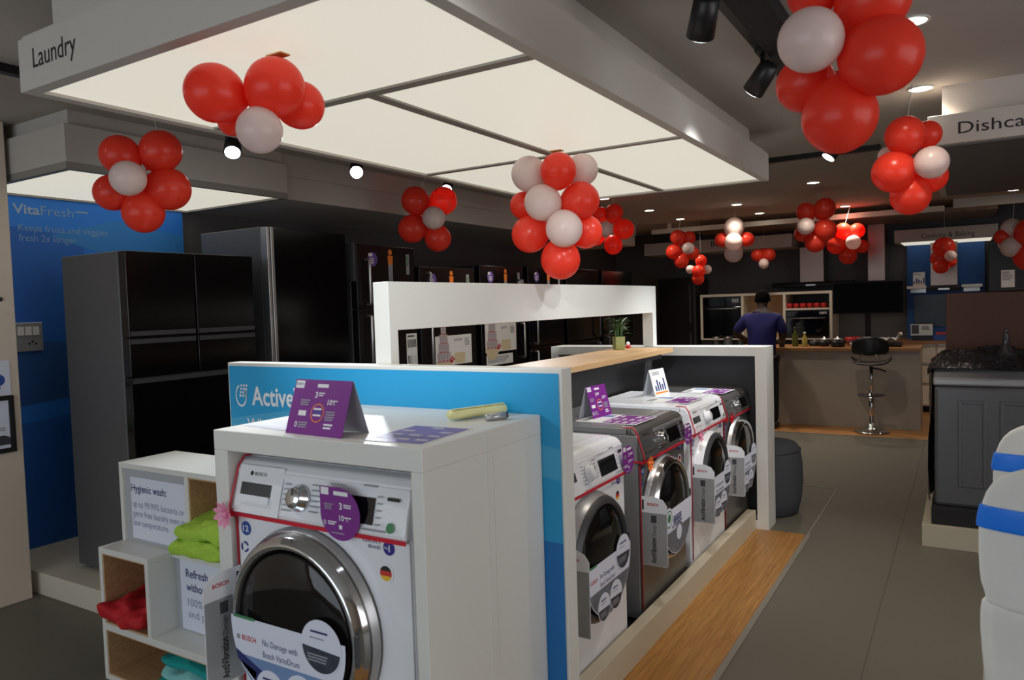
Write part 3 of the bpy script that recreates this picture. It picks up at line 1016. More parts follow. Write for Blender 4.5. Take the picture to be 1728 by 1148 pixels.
        for side in (1, -1):
            xo = cx0 + (.0004 if side == 1 else -.0019)
            org = (xo, -.008, 0)
            uu = (0, -1, 0) if side == -1 else (0, 1, 0)
            sg = 1 if side == -1 else -1

            cd.rect(min(sg * .002, sg * .116), .262, max(sg * .002, sg * .116), .49, (xo, -.008, 0), uu, v2, 0, 0)
            oo = (xo + side * .0004, -.008, 0)
            cd.text('BOSCH', oo, uu, v2, h=.011, x=.03 if sg == 1 else -.09, z=.522, width=.05, mi=2, bold=.02)
            cd.rect(min(sg * .006, sg * .014), .502, max(sg * .006, sg * .014), .545, oo, uu, v2, 0, 3)
            # vertical wording
            cd.text('AntiVibration', oo, (0, 0, 1), tuple(-Vector(uu)), h=.022, x=.272, z=-.066 if sg == 1 else .05, width=.112, mi=3, bold=.025)
            cd.text('Design', oo, (0, 0, 1), tuple(-Vector(uu)), h=.016, x=.391, z=-.066 if sg == 1 else .05, width=.05, mi=4)
            cd.rect(min(sg * .045, sg * .07), .448, max(sg * .045, sg * .07), .48, oo, uu, v2, 0, 4)
        cd.build('flag_card', [M['cardsil'], M['enamel'], M['redp'], M['btext'], M['dgrey']], t)
    return t


def leaflet(label, loc, rz, cols, wd, dp_, scrib=None, group='leaflets lying on the laundry island'):
    """printed sheet lying flat"""
    t = MB()
    t.box((-wd / 2, -dp_ / 2, 0), (wd / 2, dp_ / 2, .0015), 0)
    o = (0, 0, .002)
    u, v = (1, 0, 0), (0, 1, 0)
    if len(cols) > 1:
        t.rect(-wd / 2 + .006, -dp_ / 2 + .006, wd / 2 - .006, scrib if scrib is not None else dp_ / 2 - .006, o, u, v, 0, 1)
        o2 = (0, 0, .0024)
        top = (scrib if scrib is not None else dp_ / 2 - .006)
        for k in range(4):
            for j in range(3):
                if random.random() < .8:
                    t.scribble(-wd / 2 + .02 + j * wd / 3.2, top - .02 - k * (top + dp_ / 2) / 4.3, wd / 4.5, 2, .006, o2, u, v, 2)
        if scrib is not None:
            t.scribble(-wd / 2 + .02, dp_ / 2 - .02, wd * .5, 3, .007, o, u, v, 3)
            t.rect(wd / 2 - .09, top + .02, wd / 2 - .03, dp_ / 2 - .02, o, u, v, 0, 4)
    ob = t.build('leaflet', [cols[0], cols[1] if len(cols) > 1 else cols[0], M['wtext'], M['dgrey'], M['filmblue']])
    ob.location = loc
    ob.rotation_euler = (0, 0, rz)
    return tag(ob, label, 'leaflet', group)


# white cabinet with the front machine
cb = thing('display_cabinet', 'white open fronted cabinet boxing in the nearest washing machine', 'cabinet', (-1.534, 1.416, 0))
b = MB()
b.box((-.396, 0, 0), (-.337, .596, 1.066)); b.box((.36, 0, 0), (.397, .596, 1.066))
b.box((-.396, 0, 1.066), (.397, .596, 1.126))
b.box((-.337, .02, 0), (.36, .596, .1))
b.build('carcass', M['white'], cb, bevel=.0025)
MB().box((-.337, .575, .1), (.36, .594, 1.066)).build('back_panel', M['charcoal'], cb)
b = MB()
b.box((.397, .285, 0), (.4, .292, 1.12)); b.box((.397, .315, 0), (.399, .318, 1.05))
b.build('side_seam', M['white'], cb)
washer('white washing machine with chrome door ring inside the white cabinet', (-1.532, 1.442, .1), 0, S=1.108, D=.475, bowcol='ribpink', bowat=(-.302, .705))
tent('large purple tent card standing on the white cabinet top', (-1.548, 1.505, 1.126), math.radians(-3), M['purple'], .232, .15, .1)
leaflet('pale bluish sheet lying flat on the left of the cabinet top', (-1.795, 1.565, 1.126), math.radians(-8), [M['paperb'], M['paperb']], .21, .15)
leaflet('violet leaflet lying flat on the right of the cabinet top', (-1.275, 1.575, 1.126), math.radians(3), [M['paper'], M['purplel']], .2, .25)
yr = thing('rolled_sheet', 'pale yellow rolled sheet lying near the back of the cabinet top', 'roll', (-1.30, 1.90, 1.126), math.radians(70))
b = MB()
b.loft([[(x, .024 * w_ * math.cos(a), .018 + .016 * w_ * math.sin(a)) for a in [2 * PI * k / 16 for k in range(16)]] for x, w_ in ((-.1, .9), (-.05, 1), (.03, .95), (.1, 1.05), (.105, .7))])
b.build('roll', M['yellow'], yr)
MB().box((-.1, -.012, .0345), (.1, .0, .0355)).build('edge_fold', M['yellow'], yr)
bt = thing('small_cylinder', 'short silver battery-like cylinder lying beside the yellow roll', 'battery', (-1.212, 1.872, 1.126 + .011), math.radians(60))
MB().lathe([(.001, -.035), (.011, -.035), (.011, .03), (.001, .03)], (0, 0, 0), 'x', 20).build('barrel', M['silverlt'], bt)
MB().lathe([(.001, .0305), (.009, .0305), (.009, .038), (.001, .038)], (0, 0, 0), 'x', 20).build('cap', M['dgrey'], bt)

# the row: nearest to farthest
RZ = PI / 2
washer('white washing machine first in the row, right behind the blue panel', (-1.212, 2.52, .07), RZ, ring='silver', film='grey', knobm='enamel', sticker=(.29, .755), stsize=.9)
washer('silver grey washing machine second in the row with an orange bow', (-1.212, 3.285, .07), RZ, body='silver', front='graph', panel='graph', film='brown', bowcol='ribor', bowat=(-.275, .70), sticker=(.29, .735), stsize=.85)
washer('white washing machine third in the row with a pink bow', (-1.212, 3.985, .07), RZ, ring='white', film='grey', knobm='enamel', bowcol='ribpink', bowat=(-.255, .70), sticker=None)
washer('dark graphite washing machine last in the row against the end panel', (-1.212, 4.587, .07), RZ, S=.98, body='graph', front='graph', panel='graph', film='grey', sticker=None, bowcol='ribbon', bowat=(-.27, .72))
zt = .07 + .852
tent('purple tent card on top of the silver washing machine', (-1.53, 3.25, zt), RZ - .1, M['purple'], .175, .15, .08)
tent('white tent card on top of the third washing machine', (-1.55, 4.13, zt), RZ - .15, M['paper'], .17, .15, .08, kind='white')
leaflet('purple and white leaflet on the silver washing machine', (-1.40, 3.2, zt), RZ - .03, [M['paper'], M['purple']], .25, .3, .02)
leaflet('purple and white leaflet on the third, white washing machine', (-1.38, 3.93, zt), RZ - .03, [M['paper'], M['purple']], .25, .26, .0)
leaflet('purple and white leaflet on the last graphite washing machine', (-1.36, 4.52, zt - .017), RZ - .03, [M['paper'], M['purple']], .24, .26, .0)
leaflet('plain white instruction sheet on the first machine of the row', (-1.5, 2.6, zt), RZ, [M['paper']], .2, .28)

# ------------------------------------------------------------------ stepped shelf unit at the left
su = thing('stepped_shelf_unit', 'white stepped shelf unit with wood lined niches left of the cabinet', 'shelf unit', (0, 0, 0))
XL, XR, P1, P2, YBK = -3.005, -1.935, 1.745, 1.642, 2.008
b = MB()
t_ = .022
# upper tier
b.box((XL, P1, .85), (XR, YBK, .872)); b.box((XL, P1, .545), (XL + t_, YBK, .85)); b.box((XR - t_, P1, .545), (XR, YBK, .85)); b.box((-2.57, P1, .545), (-2.548, YBK, .85))
# shelf between tiers (steps forward over the left box)
b.box((XL, P1, .522), (XR, YBK, .545)); b.box((XL, P2, .522), (-2.672, P1, .545))
# left box of the middle tier
b.box((XL, P2, .235), (XL + t_, YBK, .522)); b.box((-2.694, P2, .235), (-2.672, YBK, .522))
# lower shelf and tier
b.box((XL, P2, .208), (XR, YBK, .235)); b.box((XL, P2, .0), (XL + t_, YBK, .208)); b.box((XR - t_, P2, .0), (XR, YBK, .208)); b.box((XL + t_, P2, .0), (XR - t_, YBK, .022))
b.box((XR - t_, P1, .235), (XR, YBK, .522))
b.build('carcass', M['white'], su, bevel=.0015)
b = MB()
for (xa, xb, ya, za, zb) in ((-2.548, XR - t_, P1, .545, .85), (XL + t_, -2.694, P2, .235, .522), (XL + t_, XR - t_, P2, .022, .208)):
    e = .006
    b.box((xa, ya + .004, za), (xb, YBK - .02, za + e)); b.box((xa, ya + .004, zb - e), (xb, YBK - .02, zb))
    b.box((xa, ya + .004, za + e), (xa + e, YBK - .02, zb - e)); b.box((xb - e, ya + .004, za + e), (xb, YBK - .02, zb - e))
    b.box((xa + e, YBK - .026, za + e), (xb - e, YBK - .02, zb - e))
b.build('niche_lining', M['boxwood'], su)
b = MB()
b.box((XL + t_, P1 + .012, .545), (-2.57, P1 + .02, .85), 0)
o = (0, P1 + .0114, 0)
b.rect(-2.945, .56, -2.585, .815, o, *FX, 0, 1)
o = (0, P1 + .0108, 0)
b.text('Hygienic wash:', o, *FX, h=.03, x=-2.94, z=.756, width=.235, bold=.012, mi=2)
for k, s in enumerate(('up to 99.99% bacteria or', 'germ free laundry even at', 'low temperature.')):
    b.text(s, o, *FX, h=.026, x=-2.935, z=.692 - .039 * k, width=(.34, .34, .235)[k], mi=3)
b.build('hygiene_sign', [M['cardgrey'], M['paperb'], M['ntext'], M['ltext']], su)
b = MB()
b.box((-2.672, P1 + .012, .235), (XR - t_, P1 + .02, .522), 0)
o = (0, P1 + .0114, 0)
b.rect(-2.64, .24, -1.97, .518, o, *FX, 0, 1)
o = (0, P1 + .0108, 0)
b.text('Refresh', o, *FX, h=.032, x=-2.605, z=.452, width=.135, bold=.012, mi=2)
b.text('without water', o, *FX, h=.032, x=-2.605, z=.398, width=.24, bold=.012, mi=2)
b.text('100% odour', o, *FX, h=.03, x=-2.6, z=.338, width=.22, mi=3)
b.text('and perfect', o, *FX, h=.03, x=-2.6, z=.292, width=.22, mi=3)
b.build('refresh_sign', [M['cardgrey'], M['paperb'], M['ntext'], M['ltext']], su)


def folded(name, label, cat, loc, rz, size, mats, layers=3, seed=1, rough=.012, roll=0):
    """soft folded cloth: thick layers of one continuous fold, rumpled, fold edge towards the front"""
    from mathutils import noise as nz
    rnd = random.Random(seed)
    t = thing(name, label, cat, loc, rz)
    sx, sy, sz = size
    h = sz / layers
    for k in range(layers):
        b = MB()
        ox, oy = rnd.uniform(-.01, .01), rnd.uniform(-.015, .01)
        n, m_ = 32, 23
        rings = []
        for i in range(m_):
            s = -1 + 2 * i / (m_ - 1)
            prof = max(0.05, 1 - abs(s) ** 7) ** .5
            ring = []
            for j in range(n):
                a = 2 * PI * j / n
                cx, cz = math.cos(a), math.sin(a)
                x = ox + s * sx / 2 * (1 - .05 * k)
                y = oy + sy / 2 * (abs(cx) ** .7) * (1 if cx > 0 else -1) * (.86 + .14 * prof) * (1 - .08 * k)
                z = h * k + h / 2 + h / 2 * 1.08 * (abs(cz) ** .75) * (1 if cz > 0 else -1) * prof
                q = Vector((x * 14 + seed, y * 14, z * 18 + k * 3))
                d = nz.noise(q) * rough + nz.noise(q * 2.3) * rough * .5
                y += d * (1 if cx > 0 else -1)
                z += d * 1.2 if cz > -.2 else 0
                # the upper layer slumps over the front edge
                if k and cx < 0:
                    z -= .35 * h * abs(cx) * (.6 + .4 * math.sin(5 * s + seed))
                ring.append((x, y, max(z, .0015)))
            rings.append(ring)
        b.loft(rings)
        b.build('fold', mats[k % len(mats)], t, sub=1)
    return t


folded('folded_towel', 'lime green folded towel poking out of the upper niche', 'towel', (-2.45, P1 + .07, .5515), .05, (.3, .27, .15), [M['towelg']], 2, 3, .02)
folded('folded_cloth', 'red folded cloth in the left middle niche', 'cloth', (-2.838, P2 + .10, .2415), .06, (.262, .28, .1), [M['towelr']], 1, 8, .03)
folded('folded_towel', 'teal striped folded towel in the bottom niche', 'towel', (-2.5, P2 + .15, .0285), 0, (.42, .3, .14), [M['towelt'], M['towelw'], M['towelt']], 3, 5, .012)

# ------------------------------------------------------------------ balloon bunches
BAL = {
'A': [('r', -1.801, 1.381, 2.093, 0.083), ('r', -1.658, 1.472, 2.104, 0.0841), ('r', -1.677, 1.582, 2.081, 0.0705), ('r', -1.83, 1.46, 2.034, 0.0428), ('w', -1.677, 1.427, 1.98, 0.0646)],
'B': [('r', -2.996, 1.822, 2.145, 0.0822), ('r', -2.893, 1.937, 2.167, 0.0865), ('w', -2.884, 1.781, 2.032, 0.0713), ('r', -3.045, 1.809, 1.995, 0.076), ('r', -2.885, 1.96, 2.01, 0.0902), ('r', -2.961, 1.888, 1.913, 0.0869)],
'C': [('r', -3.329, 4.182, 2.234, 0.1017), ('r', -3.186, 4.319, 2.233, 0.1006), ('w', -3.178, 4.19, 2.1, 0.0822), ('r', -3.379, 4.2, 2.042, 0.1029), ('r', -3.236, 4.307, 1.971, 0.0973)],
'D': [('w', -1.779, 3.109, 2.095, 0.0867), ('r', -1.615, 3.095, 2.09, 0.0842), ('w', -1.572, 3.257, 2.11, 0.0785), ('r', -1.839, 3.152, 1.956, 0.0688), ('w', -1.693, 3.079, 1.948, 0.0882), ('r', -1.553, 3.191, 1.954, 0.0914), ('r', -1.792, 3.125, 1.812, 0.091), ('w', -1.59, 3.089, 1.819, 0.0874), ('r', -1.565, 3.264, 1.815, 0.0823), ('r', -1.655, 3.169, 1.683, 0.0961)],
'E': [('r', -2.843, 6.561, 2.313, 0.0888), ('r', -2.983, 6.558, 2.314, 0.073), ('w', -2.896, 6.477, 2.161, 0.0747), ('r', -2.77, 6.62, 2.161, 0.0974), ('r', -2.867, 6.582, 2.014, 0.0896), ('r', -3.033, 6.558, 2.104, 0.0848)],
'F': [('r', -2.873, 8.469, 2.207, 0.0886), ('r', -2.773, 8.56, 2.195, 0.0819), ('w', -2.745, 8.456, 2.07, 0.0709), ('r', -2.935, 8.489, 2.043, 0.0893), ('r', -2.744, 8.592, 2.021, 0.0821), ('r', -2.858, 8.541, 1.936, 0.0894)],
'G': [('w', -2.248, 8.573, 2.277, 0.1148), ('r', -2.393, 8.603, 2.149, 0.0833), ('r', -2.132, 8.672, 2.141, 0.0854), ('w', -2.235, 8.5, 2.111, 0.101), ('w', -2.259, 8.582, 1.986, 0.1055)],
'H': [('r', -2.307, 9.92, 2.021, 0.0784), ('r', -2.167, 9.96, 2.022, 0.0816), ('w', -2.223, 9.894, 1.906, 0.0652), ('r', -2.238, 10.012, 2.043, 0.0749)],
'I': [('r', -1.331, 7.743, 2.292, 0.0915), ('r', -1.163, 7.758, 2.31, 0.1037), ('w', -1.317, 7.649, 2.146, 0.0834), ('r', -1.157, 7.756, 2.106, 0.104), ('r', -1.381, 7.82, 2.088, 0.0789), ('r', -1.258, 7.804, 1.996, 0.1002)],
'J': [('r', -1.225, 9.492, 2.22, 0.0956), ('r', -1.081, 9.521, 2.21, 0.0914), ('w', -1.108, 9.406, 2.075, 0.0843), ('r', -1.303, 9.504, 2.06, 0.1065), ('r', -1.035, 9.583, 2.032, 0.0787), ('r', -1.178, 9.516, 1.931, 0.1024)],
'K': [('r', -0.228, 3.752, 2.166, 0.0848), ('r', -0.145, 3.848, 2.176, 0.0608), ('w', -0.126, 3.732, 2.033, 0.0709), ('r', -0.275, 3.746, 2.012, 0.0911), ('r', -0.135, 3.868, 1.993, 0.0738), ('r', -0.212, 3.819, 1.909, 0.0868), ('w', -0.309, 3.878, 2.108, 0.0409)],
'L': [('w', -0.311, 1.898, 2.073, 0.0754), ('r', -0.168, 1.973, 2.029, 0.0918), ('r', -0.269, 2.044, 1.918, 0.0919), ('r', -0.357, 2.082, 2.022, 0.0725), ('r', -0.188, 2.012, 2.177, 0.0877), ('r', -0.324, 2.002, 2.218, 0.0594)],
'M': [('r', -2.904, 9.451, 1.97, 0.0748), ('r', -2.932, 9.432, 1.835, 0.0861), ('w', -3.044, 9.445, 1.864, 0.0567), ('w', -2.846, 9.507, 1.855, 0.06), ('r', -2.946, 9.448, 1.737, 0.0789)],
'N': [('r', -0.206, 9.585, 1.962, 0.1157), ('r', -0.253, 9.611, 1.848, 0.0921), ('r', -0.151, 9.625, 1.809, 0.067), ('w', -0.143, 9.494, 1.863, 0.06), ('r', -0.236, 9.593, 1.76, 0.0857)],
'O': [('w', 0.369, 8.373, 2.033, 0.0997), ('r', 0.289, 8.341, 1.966, 0.0702), ('w', 0.361, 8.291, 1.865, 0.094), ('r', 0.507, 8.251, 1.987, 0.1352), ('r', 0.502, 8.314, 1.775, 0.1368), ('w', 0.317, 8.461, 1.904, 0.061)],
}


def balloon_mesh(name, m):
    b = MB()
    prof = [(.001, 1.0)]
    for i in range(1, 20):
        a = PI / 2 - PI * i / 20
        r, z = math.cos(a), math.sin(a)
        if z < 0:
            r *= (1 - .10 * z * z * z * z) * (1 + .05 * z)
            z *= 1.10
        prof.append((r, z))
    prof += [(.06, -1.115), (.035, -1.13), (.07, -1.19), (.001, -1.19)]
    b.lathe(prof, seg=28)
    o = b.build(name, m, None)
    me = o.data
    bpy.data.objects.remove(o)
    return me


BM = {'r': balloon_mesh('balloon_red', M['lrow']), 'w': balloon_mesh('balloon_white', M['lwhite'])}
BINFO = {
    'A': ('red balloon bunch with one white balloon under the laundry light box, nearest left', 2.2, (-1.66, 1.49)),
    'B': ('flower shaped red bunch with a white centre before the blue fridge wall', 2.465, (-2.95, 1.93)),
    'C': ('small red bunch with a white centre over the dark fridges', 2.465, (-3.26, 4.27)),
    'D': ('tall central red and white bunch with four white balloons over the portal', 2.2, (-1.66, 3.17)),
    'E': ('red bunch half hidden behind the tall central bunch', CEIL, (-2.87, 6.6)),
    'F': ('small red bunch with one white balloon left of the white bunch', CEIL, (-2.84, 8.53)),
    'G': ('mostly white bunch, three white balloons stacked between two red ones', CEIL, (-2.24, 8.62)),
    'H': ('tiny bunch of red balloons over one white above the working man', 2.361, (-2.23, 9.95)),
    'I': ('red bunch with a white balloon at left, before the steel hood', CEIL, (-1.24, 7.78)),
    'J': ('lower red bunch with a pinkish balloon right of the steel hood', CEIL, (-1.15, 9.52)),
    'K': ('red bunch with a white balloon at right below the dishcare sign', CEIL, (-.225, 4.24)),
    'L': ('largest nearest bunch of red balloons cut by the top right edge', CEIL, (-.25, 2.06)),
    'M': ('dim dark red bunch low at the far left near the ovens', CEIL, (-2.93, 9.48)),
    'N': ('dim red bunch in front of the chimney of the blue alcove', 2.4, (-.2, 9.63)),
    'O': ('bunch with white balloons cut by the right edge of the view', CEIL, (.4, 8.4)),
}
for key, (lab, ztop, sxy) in BINFO.items():
    L = BAL[key]
    c = Vector((sum(e[1] for e in L), sum(e[2] for e in L), sum(e[3] for e in L))) / len(L)
    t = thing('balloon_bunch', lab, 'balloons', c, 0, 'hanging balloon bunches')
    for col, x, y, z, r in L:
        o = bpy.data.objects.new('balloon', BM[col])
        COL.objects.link(o)
        o.parent = t
        p = Vector((x, y, z))
        d = p - c
        if d.length < .02:
            d = Vector((0, -1, 0))
        o.location = d
        o.rotation_euler = d.to_track_quat('Z', 'Y').to_euler()
        o.scale = (r * .985, r * .985, r * 1.0)
        if col == 'w':
            o['label'] = 'white balloon'
    top = max(L, key=lambda e: e[3] + e[4])
    zs = top[3]
    P = Vector((sxy[0], sxy[1], ztop)) - c
    MB().tube([tuple(P), tuple(Vector((top[1], top[2], zs)) - c)], .0022 if key in 'EFGIJKO' else .0014, 6).build('string', M['string'], t)
    if key in 'AD':
        MB().box(tuple(P + Vector((-.03, -.018, -.004))), tuple(P + Vector((.03, .018, 0)))).build('tape_tab', M['tape'], t)

# ------------------------------------------------------------------ fridges on the left
FX_ = -3.55        # plane of the fridge fronts
tag(MB().box((-4.745, 2.0, 0), (-3.52, 9.3, .12)).build('fridge_plinth', M['cream'], bevel=.003), 'long cream plinth under the row of fridges', 'plinth')
bw = thing('display_wall_panel', 'dark blue fresh food display wall at the far left', 'panel', (-4.75, 0, 0))
MB().box((0, 2.03, .12), (.03, 3.3, 2.2)).build('board', M['navyp'], bw)
b = MB()
o = (.0306, 0, 0)
V_ = lambda P, mi, lf=0.: b.plate(P, (.0306 + lf, 0, 0), *RX, 0, mi)
V_([(2.03, 1.4), (2.6, 1.3), (2.6, 1.95), (2.4, 2.0), (2.03, 2.04)], 0)
V_([(2.03, .12), (2.6, .12), (2.6, .9), (2.03, .85)], 0)
V_([(2.03, .95), (2.7, 1.02), (2.7, 1.32), (2.03, 1.36)], 1, .0003)
V_([(2.4, 1.98), (3.3, 1.7), (3.3, 2.03), (2.8, 2.1)], 2, .0003)
b.text('Vita', (.0316, 0, 0), *RX, h=.055, x=2.2, z=2.1, width=.15, bold=.02, mi=3)
b.text('Fresh', (.0316, 0, 0), *RX, h=.055, x=2.355, z=2.1, width=.19, mi=4)
b.scribble(2.56, 2.13, .1, 1, .012, (.0316, 0, 0), *RX, 4)
b.text('Keeps fruits and veggies', (.0316, 0, 0), *RX, h=.04, x=2.225, z=2.0, width=.53, mi=4)
b.text('fresh 2x longer', (.0316, 0, 0), *RX, h=.04, x=2.225, z=1.94, width=.33, mi=4)
b.build('printed_face', [M['navyd'], M['kblue'], M['navyl'], mat('pale_print_on_blue', (150, 172, 200), .6), mat('faint_print_on_blue', (118, 156, 196), .6)], bw)
sp = thing('switch_plate', 'grey electrical switch plate on the blue display wall', 'switch', (-4.7188, 2.24, 1.375))
MB().box((0, -.08, -.085), (.012, .08, .085)).build('plate', M['silverlt'], sp, bevel=.003)
b = MB()
for k in range(3):
    b.box((.0122, -.06 + .042 * k, .01), (.017, -.026 + .042 * k, .06))
b.build('switch_key', M['paper'], sp)
b = MB()
for k in range(3):
    b.lathe([(.001, .0124), (.006, .0124), (.006, .0135), (.001, .0135)], (0, .02 + .018 * (k - 1), -.04 + .012 * (k == 1)), 'x', 10)
b.build('socket_hole', M['black'], sp)

# fridge 1: four door black glass
f = thing('fridge', 'wide black glass four door fridge with a grey side at the far left', 'fridge', (FX_, 2.15, .12), 0, 'fridges along the left wall')
Hh = 1.685
MB().box((-.58, 0, .02), (-.06, .775, Hh)).build('body', M['fside'], f, bevel=.006)
b = MB()
for y in (.05, .72):
    for x in (-.52, -.12):
        b.lathe([(.02, 0), (.02, .02)], (x, y, 0), seg=10)
b.build('foot', M['black'], f)
for y0_, y1_, za, zb in ((.0, .386, 1.25, Hh - .002), (.389, .775, 1.25, Hh - .002), (0, .386, 1.05, 1.246), (.389, .775, 1.05, 1.246), (0, .775, .55, 1.046), (0, .775, .03, .546)):
    d = MB().box((-.058, y0_ + .002, za), (0, y1_ - .002, zb)).build('door' if za > 1 else 'drawer', M['bfridge'], f, bevel=.004)
    hb = MB()
    hb.box((.0005, y0_ + .01, za + .006 if za > 1.2 else zb - .03), (.004, y1_ - .01, za + .03 if za > 1.2 else zb - .006))
    hb.build('grip_strip', M['dgrey'], d)
# fridge 2: tall, one black glass door with silver edge handle
f = thing('fridge', 'tallest black fridge with a silver vertical edge strip', 'fridge', (FX_, 3.04, .12), 0, 'fridges along the left wall')
MB().box((-.62, 0, .01), (-.06, .655, 1.87)).build('body', M['fside'], f, bevel=.005)
MB().box((-.058, .045, .06), (0, .655, 1.865)).build('door', M['bfridge'], f, bevel=.004)
b = MB(); b.box((-.058, 0, .06), (-.002, .018, 1.865)); b.box((-.058, .022, .06), (.006, .043, 1.865))
b.build('handle', M['steel'], f, bevel=.002)
MB().box((-.6, .03, 0), (-.08, .63, .01)).build('foot', M['black'], f)


def figure_sticker(b, y, z, h, mi1, mi2):
    """small printed standing figure, plain"""
    b.disc(y, z + h * .42, h * .09, (.0012, 0, 0), *RX, 0, mi1, 12)
    b.plate([(y - h * .1, z + h * .05), (y + h * .1, z + h * .05), (y + h * .12, z + h * .32), (y - h * .12, z + h * .32)], (.0012, 0, 0), *RX, 0, mi1)
    b.plate([(y - h * .09, z - h * .5), (y - h * .01, z - h * .5), (y, z + h * .05), (y - h * .1, z + h * .05)], (.0012, 0, 0), *RX, 0, mi2)
    b.plate([(y + h * .01, z - h * .5), (y + h * .09, z - h * .5), (y + h * .1, z + h * .05), (y, z + h * .05)], (.0012, 0, 0), *RX, 0, mi2)


def cake_poster(b, y0_, z0_, wd, ht):
    R2 = lambda a, c, d, e, mi, lf=.001: b.rect(y0_ + a, z0_ + c, y0_ + d, z0_ + e, (lf, 0, 0), *RX, 0, mi)
    R2(0, 0, wd, ht, 0)
    R2(wd * .5, .01, wd * .8, ht * .4, 2, .0014)
    for k, (r, h_) in enumerate(((.092, .075), (.072, .075), (.054, .075), (.034, .06))):
        zc = .03 + .073 * k
        b.disc(y0_ + .11, z0_ + zc + .006, r * 1.15 if k == 0 else r, (.0016 + .0002 * k, 0, 0), *RX, 0, 2, 20, PI, 2 * PI) if k == 0 else None
        R2(.11 - r, zc, .11 + r, zc + h_, 1, .0018)
        for q in range(7):
            R2(.11 - r + 2 * r * q / 7, zc, .11 - r + 2 * r * (q + .45) / 7, zc + .008 + .008 * (q % 2), 3, .0021)
        for q in range(4):
            R2(.11 - r * .8 + 1.6 * r * q / 4, zc + .025, .11 - r * .8 + 1.6 * r * (q + .3) / 4, zc + h_ * .85, 4, .0021)
    b.disc(y0_ + .11, z0_ + .33, .02, (.0018, 0, 0), *RX, 0, 3, 12)
    for k in range(5):
        b.disc(y0_ + .2 + .02 * (k % 3), z0_ + .03 + .016 * (k // 2), .012, (.0021, 0, 0), *RX, 0, 3, 8)
    b.scribble(y0_ + wd * .5, z0_ + ht * .85, wd * .25, 2, .006, (.0016, 0, 0), *RX, 4)
    b.scribble(y0_ + wd * .8, z0_ + ht * .85, wd * .15, 6, .006, (.0016, 0, 0), *RX, 4)


def fridge2d(label, y, wd, ht, split, m, handle_side=0, hmat='steel', poster=None, stickers=True, stz=0):
    f = thing('fridge', label, 'fridge', (FX_, y, .12), 0, 'fridges along the left wall')
    MB().box((-.62, 0, .03), (-.06, wd, ht)).build('body', M['fside'] if m != 'bfridge' else M['black'], f, bevel=.004)
    MB().box((-.6, .02, 0), (-.08, wd - .02, .03)).build('foot', M['black'], f)
    MB().box((-.058, .003, split + .004), (0, wd - .003, ht)).build('door', M[m], f, bevel=.005)
    MB().box((-.058, .003, .05), (0, wd - .003, split - .004)).build('door', M[m], f, bevel=.005)
    hy = .085 if not handle_side else wd - .085
    for za, zb in ((split + .03, min(split + .34, ht - .05)), (split - .40, split - .05)):
        b = MB()
        b.tube([(.001, hy, za), (.04, hy, za), (.045, hy, za + .01), (.045, hy, zb - .01), (.04, hy, zb), (.001, hy, zb)], .011, 8)
        b.build('handle', M[hmat], f)
    if stickers:
        b = MB()
        zt_ = ht - .1 + stz
        b.disc(.165, zt_, .05, (.001, 0, 0), *RX, 0, 0)
        b.rect(.125, zt_ + .02, .165, zt_ + .042, (.0014, 0, 0), *RX, 0, 1)
        b.scribble(.14, zt_, .05, 3, .008, (.0014, 0, 0), *RX, 1)
        b.build('offer_sticker', [M['purplel'], M['wtext']], f)
        b = MB()
        figure_sticker(b, wd * .56, zt_ - .045, .24, 0, 1)
        b.build('figure_sticker', [M['orange'], M['gtext']], f)
        b = MB()
        b.rect(wd * .84, zt_ - .1, wd * .9, zt_ + .05, (.001, 0, 0), *RX, 0, 0)
        b.scribble(wd * .845, zt_ + .02, .03, 4, .01, (.0014, 0, 0), *RX, 1)
        b.build('energy_sticker', [M['gtext'], M['green']], f)
    if poster:
        b = MB()
        cake_poster(b, *poster)
        b.build('cake_poster', [M['paper'], M['cakew'], M['cakeplate'], M['towelr'], M['gtext'], M['dgrey']], f)
    return f


fr = fridge2d('brown steel two door fridge with purple and figure stickers', 3.79, .63, 1.805, 1.36, 'bsteel')
b = MB()
b.rect(.5, .9, .625, 1.165, (.001, 0, 0), *RX, 0, 0)
for k in range(7):
    b.rect(.515 + .015 * k, 1.06, .524 + .015 * k, 1.12, (.0014, 0, 0), *RX, 0, 1)
    b.rect(.515 + .015 * k, .94, .524 + .013 * k, 1.0, (.0014, 0, 0), *RX, 0, 1)
b.scribble(.515, 1.14, .09, 1, .01, (.0014, 0, 0), *RX, 1)
b.build('spec_card', [M['paper'], M['btext']], fr)
MB().box((-.3, -.02, 1.55), (-.005, -.004, 1.81)).build('hinge_cover', M['fside'], fr)
fridge2d('black two door fridge with a cake poster, second from the portal end', 4.47, .74, 1.67, 1.28, 'bsteel', poster=(.17, .885, .5, .24))
fr = fridge2d('black glass fridge with a cake poster and a spec strip below it', 5.3, .74, 1.705, .84, 'bfridge', 1, poster=(.05, .945, .52, .25))
b = MB(); b.rect(.06, .83, .5, .92, (.001, 0, 0), *RX, 0, 0); b.scribble(.08, .895, .38, 4, .008, (.0014, 0, 0), *RX, 1)
b.build('spec_strip', [M['paper'], M['gtext']], fr)
b = MB(); b.rect(.62, 1.52, .735, 1.59, (.001, 0, 0), *RX, 0, 0); b.scribble(.63, 1.57, .06, 2, .008, (.0014, 0, 0), *RX, 1)
b.build('small_card', [M['gtext'], M['wtext']], fr)
fridge2d('plain black fridge behind the portal opening, left one', 6.12, .72, 1.72, .95, 'bfridge', stickers=True)
fridge2d('plain black fridge behind the portal opening, middle one', 6.92, .8, 1.72, .95, 'bfridge', 1, 'dgrey', stickers=False)
fridge2d('black double fridge farthest along the left wall', 7.8, .9, 1.72, 1.0, 'bfridge', 0, 'dgrey', stickers=False)
